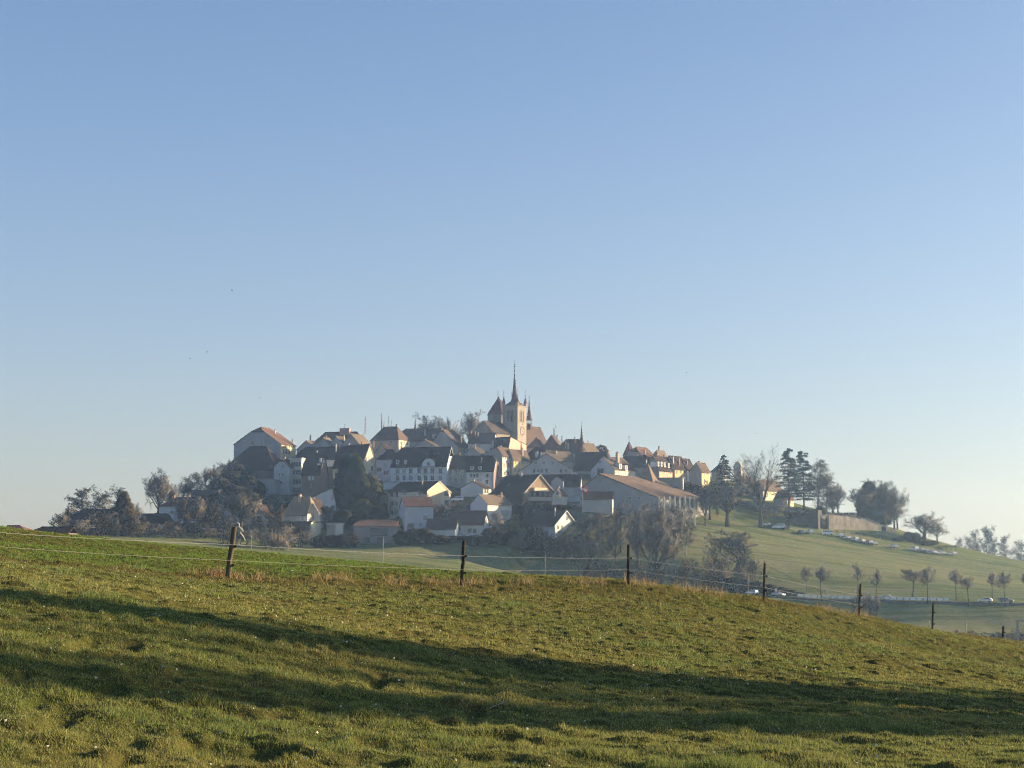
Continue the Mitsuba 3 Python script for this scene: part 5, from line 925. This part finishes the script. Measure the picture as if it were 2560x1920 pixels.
for i, (x, d, yt, w) in enumerate(((1480, 560, 1396, 64), (1530, 560, 1402, 70), (1585, 555, 1410, 70), (1640, 550, 1412, 70), (1700, 548, 1402, 66), (1752, 545, 1398, 60), (1796, 545, 1408, 60), (1846, 540, 1412, 50))):
    tree('shrub', x, d, yt, w, 'dark brown thicket shrub just behind the field brow', 'thicket shrubs behind the field brow', (.085, .075, .065), tw=.032)
tree('round', 1847, 575, 1332, 104, 'bare tree with several light stems standing alone on the green hillside', colr=TWIG3, var=1, tw=.036); tree('shrub', 1800, 560, 1372, 80, 'brown shrub left of the lone hillside tree', colr=BROWN); tree('shrub', 1880, 560, 1380, 70, 'brown shrub right of the lone hillside tree', colr=BROWN)
tree('spread', 1820, 690, 1200, 96, 'dense bare tree with forked trunk right of the pillars', colr=TWIG3, var=0, tw=.036, ybase=1306); tree('round', 1776, 700, 1222, 70, 'dense bare tree just right of the yellow row house', colr=TWIG3, tw=.036); tree('round', 1796, 712, 1218, 50, 'bare tree behind the dense one right of the pillars', colr=TWIG, tw=.036); tree('round', 1764, 685, 1240, 50, 'low bare tree beside the last pillar', colr=TWIG3, tw=.036)
tree('oak', 1903, 698, 1133, 116, 'huge dark-trunked bare tree with wide round crown on the right slope', colr=TWIG3, var=2, tw=.024, ybase=1318)
tree('pine', 1814, 740, 1140, 42, 'dark irregular conifer left of the green-roofed belvedere', colr=(.016, .027, .022), var=2); tree('pine', 1975, 738, 1124, 58, 'tall blue-green pine, left one of the pair', colr=(.020, .036, .036), var=0); tree('pine', 2013, 742, 1131, 62, 'tall blue-green pine, right one of the pair', colr=(.018, .032, .032), var=1)
tree('birch', 2048, 752, 1151, 72, 'pinkish bare birch right of the two tall pines', colr=TWIG2, tw=.032); tree('birch', 2068, 748, 1186, 60, 'pale drooping birch right of the pinkish one', colr=TWIG, tw=.04); tree('round', 2098, 756, 1212, 50, 'bare bushy tree above the stone wall', colr=TWIG); tree('round', 2086, 760, 1250, 60, 'low bare crown above the left end of the stone wall', colr=TWIG)
for x, d, yt, w in ((1935, 722, 1262, 70), (1975, 722, 1270, 60), (2000, 726, 1272, 60), (2040, 735, 1268, 50), (1890, 730, 1262, 60), (1862, 735, 1250, 60)): tree('shrub', x, d, yt, w, 'grey-brown shrub on the bank above the parked cars', 'shrubs on the bank above the parked cars', TWIG3, tw=.032)
tree('bush', 2054, 730, 1266, 26, 'small dark evergreen behind the wall tower'); tree('bush', 2130, 772, 1282, 70, 'dark brown hedge behind the town wall', colr=(.06, .05, .04)); tree('bush', 2098, 755, 1284, 40, 'brown hedge end behind the town wall', colr=(.06, .05, .04))
tree('cypress', 2176, 762, 1209, 56, 'dark evergreen mass above the town wall, left half', colr=(.015, .024, .026), var=2); tree('cypress', 2202, 764, 1226, 60, 'dark evergreen mass above the town wall, right half', colr=(.020, .030, .032), var=0)
tree('round', 2150, 752, 1222, 60, 'bare tree left behind the dark evergreen mass', colr=TWIG); tree('round', 2215, 758, 1203, 80, 'bare tree rising behind the dark evergreen mass', colr=TWIG3, var=1); tree('round', 2246, 748, 1222, 60, 'large bare tree right of the dark evergreen mass', colr=TWIG3, var=2); tree('round', 2238, 740, 1262, 44, 'smaller bare tree right of the gateway', colr=TWIG)
tree('spread', 2310, 726, 1286, 66, 'bare vase-shaped tree behind the car port', colr=TWIG, var=1); tree('round', 2345, 730, 1312, 50, 'lower bare tree right behind the car port', colr=TWIG); tree('bush', 2273, 716, 1330, 22, 'left clipped dark evergreen above the parked cars'); tree('bush', 2292, 716, 1332, 22, 'right clipped dark evergreen above the parked cars'); tree('bush', 2320, 715, 1352, 50, 'low dark evergreen hedge behind the parked cars'); tree('bush', 2250, 714, 1352, 40, 'dark hedge left of the clipped evergreens')
GP = 'pollarded trees behind the sunlit parked cars'
for x, d, yt in ((2096, 712, 1326), (2113, 713, 1328), (2130, 713, 1332), (2148, 714, 1334), (2160, 714, 1336), (2182, 714, 1342), (2200, 714, 1342), (2207, 713, 1345)): tree('pollard', x, d, yt, 17, 'short dark pollarded tree behind the sunlit parked cars', GP, TWIG3)
tree('pollard', 1974, 703, 1300, 30, 'thick leafless stump left of the lean-to', colr=TWIG3)
# far right
tree('birch', 2422, 960, 1342, 30, 'slim far tree, leftmost of the far group at right', colr=TWIG3, tw=.036); tree('birch', 2443, 965, 1325, 28, 'slim far tree with tall crown left of the far larch', colr=TWIG3, tw=.036); tree('birch', 2474, 950, 1317, 34, 'far pointed larch, tallest of the far group at right', colr=(.085, .08, .072), tw=.06); tree('birch', 2514, 955, 1339, 30, 'far pointed tree right of the tall larch', colr=TWIG3, tw=.036); tree('birch', 2550, 950, 1352, 44, 'far bare tree cut by the right edge of the photo', colr=TWIG3, tw=.036); tree('birch', 2400, 970, 1344, 26, 'thin far pole-like tree left of the far group', colr=TWIG3)
for x, yt, w in ((2430, 1392, 50), (2470, 1400, 50), (2500, 1404, 50), (2530, 1402, 50), (2556, 1404, 40)): tree('bush', x, 940, yt, w, 'dark far bush at the foot of the far tree group', 'far bushes below the far tree group', (.035, .037, .034))
GR = 'young round-crowned trees along the valley road'
for i, (x, yt, w) in enumerate(((1985, 1418, 34), (2061, 1419, 34), (2123, 1413, 36), (2199, 1425, 32), (2260, 1424, 46), (2323, 1420, 48), (2374, 1426, 42), (2423, 1444, 26), (2467, 1432, 38), (2513, 1432, 44), (2553, 1434, 40))):
    p_, t_, n_ = road_at(x); q_ = p_ - n_ * 3.5 if i % 2 else p_ + n_ * 8.0
    tree('lolly', CX + (q_[0] / q_[1]) * F * CP, q_[1], yt, w, 'young round-crowned bare tree in the row along the valley road', GR, (.17, .155, .14), tw=.026)
for x, d, yt, w in ((1770, 548, 1442, 40), (1800, 545, 1440, 44), (1832, 542, 1444, 44), (1862, 540, 1448, 44), (1892, 537, 1454, 44), (1922, 533, 1461, 40), (1950, 530, 1468, 36), (1975, 527, 1475, 32), (1996, 524, 1482, 26)):
    tree('bush', x, d, yt, w, 'dark hedge bush on the bank above the valley road', 'dark hedge above the valley road', (.030, .033, .030))
# scrub on the far right below the road
for x, d, yt, w in ((2400, 380, 1578, 70), (2450, 380, 1580, 70), (2500, 382, 1582, 80), (2550, 380, 1576, 80), (2140, 470, 1470, 26), (2178, 472, 1486, 30)): tree('shrub', x, d, yt, w, 'low brown shrub below the road at right', 'low shrubs below the valley road', (.10, .085, .08), tw=.04)
for x, d, yt, w in ((1722, 748, 1206, 30), (1742, 748, 1212, 34), (1764, 748, 1222, 36), (1696, 738, 1224, 36), (1672, 736, 1228, 36)): tree('bush', x, d, yt, w, 'dark bush below the row houses and retaining wall', 'bushes below the row houses', (.045, .042, .034))
# the trees that stand outside the frame to the right and throw the long shadows
for i, (x, y, H_, w, kd) in enumerate(SHADE):
    tp, cp, ht, wd = proto(kd, i % 3, (.05, .05, .03) if kd in ('bush', 'cypress', 'cone') else TWIG, .06); g_ = gz(x, y) - .2
    k = thing(TREES[kd] if kd != 'bush' else 'broad_tree', ('tree beyond the right frame edge casting the darkest shadow band', 'tree beyond the right frame edge casting the second shadow streak', 'slim tree beyond the right frame edge shading the lower streak', 'bare tree beyond the right frame edge between the two dense ones', 'low wide bare tree beyond the right frame edge, farthest from the camera', 'slender bare tree farthest to the right outside the frame')[i], 'tree')
    tw_ = T().translate([x, y, g_]).rotate([0, 0, 1], i * 61.0).scale([w / wd, w / wd, H_ / ht]); obj('trunk', {**tp, 'to_world': tw_}, k); obj('crown', {**cp, 'to_world': tw_}, k)

# things of a row that differ only by their place in it are told apart by that place
ORDS = 'first second third fourth fifth sixth seventh eighth ninth tenth eleventh twelfth thirteenth fourteenth fifteenth sixteenth seventeenth eighteenth'.split()
for grp, text in ((GR, 'young round-crowned bare tree along the valley road, {} from the left'), (GP, 'short dark pollarded tree behind the sunlit cars, {} from the left'), (GL, 'bare grey tree climbing the left shoulder, {} from the left'), (GW, 'bare grey-brown tree in the thin wood below the farm building, {} from the left'),
                  ('thicket shrubs behind the field brow', 'brown thicket shrub just behind the field brow, {} from the left'), ('shrubs on the bank above the parked cars', 'grey-brown shrub on the bank above the parked cars, {} from the left'), ('dark hedge above the valley road', 'dark hedge bush on the bank above the valley road, {} from the left'), ('far bushes below the far tree group', 'dark far bush below the far tree group, {} from the left'),
                  (GT, 'pale tan willow bush just above the field edge, {} from the left'), ('bushes below the row houses', 'dark bush below the row houses and retaining wall, {} from the left'), ('dark bushes at the foot of the brown chalet', 'dark garden bush at the foot of the brown chalet, {} from the left')):
    ks = [k for k, v in labels.items() if v.get('group') == grp]; ks.sort(key=lambda k: (lambda m: m[0, 3] / m[1, 3])(np.array(scene[k + '__crown']['to_world'].matrix)))
    for i, k in enumerate(ks): labels[k]['label'] = text.format(ORDS[i])

# ------------------------------------------------------------------ the pasture fence
fence = thing('pasture_fence', 'old wooden post and electric wire fence along the brow of the pasture', 'fence')
tops = []; rp = np.random.default_rng(3)
for i, (xb, yb, xt, yt, d, r) in enumerate(POSTS):
    b, t = P(xb, yb, d), P(xt, yt, d); b[2] = gz(b[0], b[1], True) - .35
    n = 12; q = np.linspace(0, 1, 9); ctr = b[None] * (1 - q[:, None]) + t[None] * q[:, None]; ctr[1:-1, :2] += rp.normal(0, .006, (7, 2))
    a = np.arange(n) * 2 * np.pi / n; lump = 1 + .10 * np.cos(2 * a + i) + rp.normal(0, .035, (9, n)); rad = r * np.linspace(1.0, .88, 9)[:, None] * lump
    v = ctr[:, None] + np.stack([np.cos(a)[None] * rad, np.sin(a)[None] * rad, 0 * rad], -1); v[-1, :, 2] += rp.normal(0, .012, n) + .02 * np.cos(a)
    v = np.vstack([v.reshape(-1, 3), t + [0, 0, -.005]]); ii, jj = np.meshgrid(np.arange(8), np.arange(n), indexing='ij')
    f = np.vstack([tri(np.stack([ii * n + jj, ii * n + (jj + 1) % n, (ii + 1) * n + (jj + 1) % n, (ii + 1) * n + jj], -1).reshape(-1, 4)), np.stack([8 * n + np.arange(n), 8 * n + (np.arange(n) + 1) % n, np.full(n, 9 * n)], -1)])
    k = obj('post', paint((v, f), (.095, .082, .062) if i in (0,) else (.055, .046, .038), .35, .12, 9.0, i, streak=.5), fence)
    tops.append((b, t)); hgt = t[2] - b[2] - .35
    for fr in (.73, .44):
        c = b + (t - b) * fr * (1 if i else .97); obj('insulator', paint(lathe([(.012, -.03), (.035, -.03), (.035, .02), (.012, .03)], 8, (c[0] + r + .03, c[1] - .01, c[2])), (.03, .03, .03), .1), k)
def wire(label, fr0, fr1, colr, rad, sag, idx):
    pts = []
    for i in idx:
        b, t = tops[i]; f = fr0(i) if callable(fr0) else fr0; c = b + (t - b) * f; pts.append(c + [0, -POSTS[i][5] - .015, 0])
    out = []
    for a, b in zip(pts[:-1], pts[1:]):
        u = np.linspace(0, 1, 14, endpoint=False)[:, None]; out.append(a * (1 - u) + b * u - np.array([0, 0, sag]) * 4 * u * (1 - u))
    out = np.vstack(out + [pts[-1][None]]); obj('wire', paint(tubes(out[None], np.full((1, len(out)), rad), 4), colr, .1), fence, label)
order = [7, 0, 1, 2, 3, 4, 5, 6, 8]
wire('pale upper tape wire of the fence', .735, 0, (.30, .32, .33), .0046, .03, order[:6]); wire('pale lower tape wire of the fence', .50, 0, (.28, .28, .26), .0042, .03, order[:6])
b, t = tops[3]; b2, t2 = tops[4]; u = np.linspace(0, 1, 12)[:, None]; ln_ = (t - [0, 0, .04]) * (1 - u) + (b2 * .55 + t2 * .45 + [0, 0, .02]) * u - np.array([0, 0, .06]) * 4 * u * (1 - u)
obj('wire', paint(tubes(ln_[None], np.full((1, 12), .008), 4), (.10, .10, .10), .1), fence, 'dark slack wire from the top of the fourth post')
k = thing('rag', 'pale torn strip of tape hanging at the top of the first fence post', 'rag'); t = tops[0][1]
for s_ in ((.14, .10, .12, -.22), (.19, .02, .2, -.36)): 
    u = np.linspace(0, 1, 8); ln_ = np.stack([t[0] + .08 + s_[0] * u + .02 * np.sin(u * 9), t[1] - .06 + 0 * u, t[2] + s_[1] + (s_[3]) * u ** 1.2], -1)
    obj('strip', paint(tubes(ln_[None], np.full((1, 8), .016) * (1 + .3 * np.sin(u * 12))[None], 4), (.42, .41, .36), .2), k)
# thin poles of the far fences
for x, y0, y1, d, r, c, lb in ((957, 1341, 1420, 110, .018, (.35, .36, .34), 'thin grey pole beyond the field in front of the workshop'), (628, 1338, 1386, 105, .018, (.32, .33, .32), 'thin grey pole beyond the field right of the first fence post'), (1363, 1385, 1440, 105, .016, (.34, .34, .32), 'thin grey pole between the second and third fence posts'),
                               (2416, 1553, 1604, 92, .03, (.46, .43, .36), 'pale thin post left of the last fence post'), (2514, 1568, 1606, 95, .025, (.22, .22, .22), 'thin dark post just right of the last fence post'), (2325, 1552, 1590, 90, .025, (.40, .40, .34), 'pale thin post just left of the sixth fence post'), (1872, 1440, 1490, 110, .02, (.30, .31, .30), 'thin grey pole left of the fourth fence post')):
    k = thing('pole', lb, 'pole'); q = P(x, y1, d); z0, z1 = min(gz(q[0], q[1]), q[2]) - .3, zrow(y0, d, x)
    obj('shaft', paint(lathe([(r, z0), (r * .9, z1 - .03), (r * 1.3, z1 - .02), (r * 1.3, z1)], 6, (q[0], q[1], 0)), c, .1), k)
k = thing('gate_frame', 'pale post and rail frame at the right edge of the photo', 'frame'); q = P(2545, 1604, 100); z0, z1 = gz(q[0], q[1]) - .4, zrow(1550, 100, 2545)
obj('post', paint(box(q[0], q[1], (z0 + z1) / 2, .12, .12, z1 - z0), (.40, .40, .38), .1), k); obj('rail', paint(box(q[0] + .8, q[1], z1 - .05, 1.6, .1, .12), (.40, .40, .38), .1), k); obj('post', paint(box(q[0] + 1.6, q[1], (z0 + z1) / 2, .12, .12, z1 - z0), (.40, .40, .38), .1), k)

# ------------------------------------------------------------------ grass
def field_points(n, r0, r1, a0, a1, rng):
    r = np.exp(rng.uniform(math.log(r0), math.log(r1), n)); a = np.radians(rng.uniform(a0, a1, n)); return r * np.sin(a), r * np.cos(a), r
def blades(x, y, hgt, wid, colr, rng, lean=.5):
    n = len(x); z = ground(x, y) - .008; a = rng.uniform(0, 2 * np.pi, n); l = rng.uniform(.1, lean, n) * hgt; b = rng.uniform(0, 2 * np.pi, n)
    base = np.stack([x, y, z], -1); s = np.stack([np.cos(a), np.sin(a), 0 * a], -1) * wid[:, None] / 2; tip = base + np.stack([np.cos(b) * l, np.sin(b) * l, hgt], -1)
    v = np.stack([base - s, base + s, tip], 1).reshape(-1, 3); return v, np.arange(3 * n).reshape(-1, 3), np.repeat(colr, 3, 0)
rg = np.random.default_rng(21)
N_ = 900000
q_ = [field_points(n, a, b, -20.5, 20.5, rg) for n, a, b in ((620000, 9.8, 98), (280000, 9.8, 20))]; x, y, r = (np.concatenate([u[i] for u in q_]) for i in range(3)); p3 = np.stack([x, y, 0 * x], -1)
tuft = noisy(p3, 1 / 0.34, 2, 2); patch = meshkit.fbm(p3 / 4.5, 3, 41); fine = meshkit.fbm(p3 / .9, 2, 61); lush = smooth(.70, .84, meshkit.fbm(p3 / 1.3, 2, 51)); n_ = N_
dfen = y - np.interp(x, FENCE_X, FENCE_Y); upper = smooth(.5, 3.5, dfen) * smooth(3, -2, x); bank = smooth(-4.2, -.8, dfen) * smooth(1.5, .2, dfen)
hgt = (.024 + .026 * smooth(.0, .22, tuft) + .045 * lush + .02 * bank) * rg.uniform(.5, 1.5, n_) * (1 + r * .004); wid = (.0036 + .00036 * r) * rg.uniform(.7, 1.4, n_)
oliv, gree, straw, ley, bnk = np.array([.262, .266, .090]), np.array([.180, .235, .074]), np.array([.40, .36, .21]), np.array([.150, .235, .055]), np.array([.15, .12, .048])
m1 = np.clip(smooth(.40, .62, patch) * .6 + smooth(.45, .7, fine) * .4 + lush, 0, 1)[:, None]; cl = oliv * (1 - m1) + gree * m1
cl = cl * (1 - upper[:, None]) + ley * upper[:, None]; cl = cl * (1 - .8 * bank[:, None]) + bnk * .8 * bank[:, None]
dry = (rg.uniform(0, 1, n_) < .12 * (1 - upper))[:, None]; cl = np.where(dry, straw * rg.uniform(.5, 1.0, (n_, 1)), cl) * rg.uniform(.6, 1.3, (n_, 1))
v, f, c = blades(x, y, hgt, wid, cl, rg, .9)
scene['grass'] = mikit.ply((v, f), 'blade', color=np.clip(c, .01, .9)); labels['grass'] = {'label': 'short olive-green winter grass covering the pasture', 'kind': 'stuff', 'category': 'grass'}
# dry stalks along the brow and round the posts
xs, ys, hs = [], [], []
line = [t for t in POSTS if t[0] > -100]; line = sorted(line, key=lambda t: t[0])
for i in range(2600):
    u = rg.uniform(560, 2330); dd = np.interp(u, [t[0] for t in line], [t[4] for t in line]) + rg.normal(.6, .7)
    if meshkit.fbm(np.array([[u / 45.0, 0, 0]]), 2, 5)[0] < rg.uniform(.40, .62): continue
    q = P(u, 1400, dd); xs.append(q[0]); ys.append(q[1]); hs.append(rg.uniform(.08, .34) * (1.0 if u < 1100 else 1.25))
for i in range(420): a = rg.uniform(0, 6.3); rr = abs(rg.normal(0, .32)); xs.append(tops[0][0][0] - .28 + rr * math.cos(a) * 1.6); ys.append(38.5 + rr * math.sin(a)); hs.append(rg.uniform(.1, .32))
xs, ys, hs = map(np.array, (xs, ys, hs)); n_ = len(xs); cl = np.array([.36, .27, .15]) * rg.uniform(.5, 1.2, (n_, 1)); v, f, c = blades(xs, ys, hs, rg.uniform(.012, .028, n_), cl, rg, .9)
scene['dry_grass'] = mikit.ply((v, f), 'blade', color=c); labels['dry_grass'] = {'label': 'straw-coloured dry stalks along the fence line', 'kind': 'stuff', 'category': 'grass'}
# pale flecks: dead leaves and blossoms lying in the grass
x, y, r = field_points(1100, 10, 46, -20, 20, rg); z = ground(x, y) + .03; n_ = len(x); sz = rg.uniform(.004, .013, n_) * (1 + r * .03)
d1 = unit(rg.normal(0, 1, (n_, 3)) * [1, 1, .5]); d2 = unit(np.cross(d1, rg.normal(0, 1, (n_, 3)))); pb = np.stack([x, y, z], -1)
v = np.stack([pb - d1 * sz[:, None], pb + d2 * sz[:, None] * .7, pb + d1 * sz[:, None], pb - d2 * sz[:, None] * .7], 1).reshape(-1, 3); f = tri(np.arange(4 * n_).reshape(-1, 4)); c = np.repeat(np.array([.62, .60, .52]) * rg.uniform(.5, 1.1, (n_, 1)), 4, 0)
scene['leaf_litter'] = mikit.ply((v, f), 'matte', color=c); labels['leaf_litter'] = {'label': 'pale dead leaves and petals scattered in the grass', 'kind': 'stuff', 'category': 'leaves'}
k = thing('twig', 'pale fallen twig lying in the shadow band near the middle of the pasture', 'twig'); q = P(1247, 1766, 15.2); q[2] = gz(q[0], q[1], True)
u = np.linspace(0, 1, 6); ln_ = np.stack([q[0] - .09 + .18 * u, q[1] + .05 * u, q[2] + .05 + .07 * u], -1); obj('stem', paint(tubes(ln_[None], np.full((1, 6), .005), 4), (.36, .31, .24), .1), k)
ln_ = np.stack([q[0] + .03 + .02 * u, q[1] + .03 * u, q[2] + .09 + .05 * u], -1); obj('side_twig', paint(tubes(ln_[None], np.full((1, 6), .0035), 4), (.36, .31, .24), .1), k)

# ------------------------------------------------------------------ birds
def bird(x, y, d, span, roll, yaw, label):
    k = thing('bird', label, 'bird'); c = P(x, y, d); s = span / 2
    bl, bp = [], []
    for q, r in ((-.55, .01), (-.35, .10), (-.1, .16), (.15, .17), (.35, .13), (.48, .09), (.6, .01)): bp.append((q * s, r * s))
    a = np.arange(8) * np.pi / 4; v = np.array([[q, r * math.cos(t), r * math.sin(t)] for q, r in bp for t in a]); ii, jj = np.meshgrid(np.arange(6), np.arange(8), indexing='ij')
    body = (v, tri(np.stack([ii * 8 + jj, ii * 8 + (jj + 1) % 8, (ii + 1) * 8 + (jj + 1) % 8, (ii + 1) * 8 + jj], -1).reshape(-1, 4)))
    def wing(sg): return prism([[.22 * s, sg * .1 * s, .05 * s], [.30 * s, sg * .5 * s, .22 * s], [.02 * s, sg * s, .12 * s], [-.10 * s, sg * .55 * s, .18 * s], [-.18 * s, sg * .1 * s, .04 * s]], (0, 0, .03 * s))
    tail = prism([[-.45 * s, -.06 * s, 0], [-.85 * s, -.16 * s, 0], [-.85 * s, .16 * s, 0], [-.45 * s, .06 * s, 0]], (0, 0, .02 * s))
    tw = T().translate([float(q) for q in c]).rotate([0, 0, 1], yaw).rotate([1, 0, 0], roll); cb = (.05, .05, .055)
    obj('body', {**paint(body, cb, .1), 'to_world': tw}, k); obj('wing', {**paint(wing(1), cb, .1), 'to_world': tw}, k); obj('wing', {**paint(wing(-1), cb, .1), 'to_world': tw}, k); obj('tail', {**paint(tail, cb, .1), 'to_world': tw}, k)
bird(580, 726, 280, .62, 35, 40, 'dark bird high on the left, highest of all'); bird(517, 880, 330, .80, 20, 70, 'bird gliding at left, right one of a pair'); bird(475, 897, 340, .62, 20, 70, 'bird gliding at left, left one of a pair'); bird(648, 995, 360, .62, -5, 80, 'faint bird low on the left below the pair')
bird(1717, 932, 340, .80, -14, 95, 'bird gliding right of the church spire'); bird(1944, 918, 380, .45, 20, 60, 'tiny faint bird highest on the right'); bird(1892, 1083, 380, .72, -14, 95, 'faint bird low on the right above the trees')

# ------------------------------------------------------------------ the air
top, bot, half = 128.0, -40.0, 3100.0
scene['haze_air'] = {'type': 'homogeneous', 'albedo': {'type': 'rgb', 'value': [.94, .955, .97]}, 'sigma_t': {'type': 'rgb', 'value': [HAZE * .66, HAZE, HAZE * 1.55]}, 'phase': {'type': 'hg', 'g': 0.6}}
scene['haze'] = {'type': 'cube', 'to_world': T().translate([0, 0, (top + bot) / 2]).scale([half, half, (top - bot) / 2]), 'bsdf': {'type': 'null'}, 'interior': {'type': 'ref', 'id': 'haze_air'}}
labels['haze'] = {'label': 'thin bluish winter haze over the valley', 'kind': 'stuff', 'category': 'haze'}
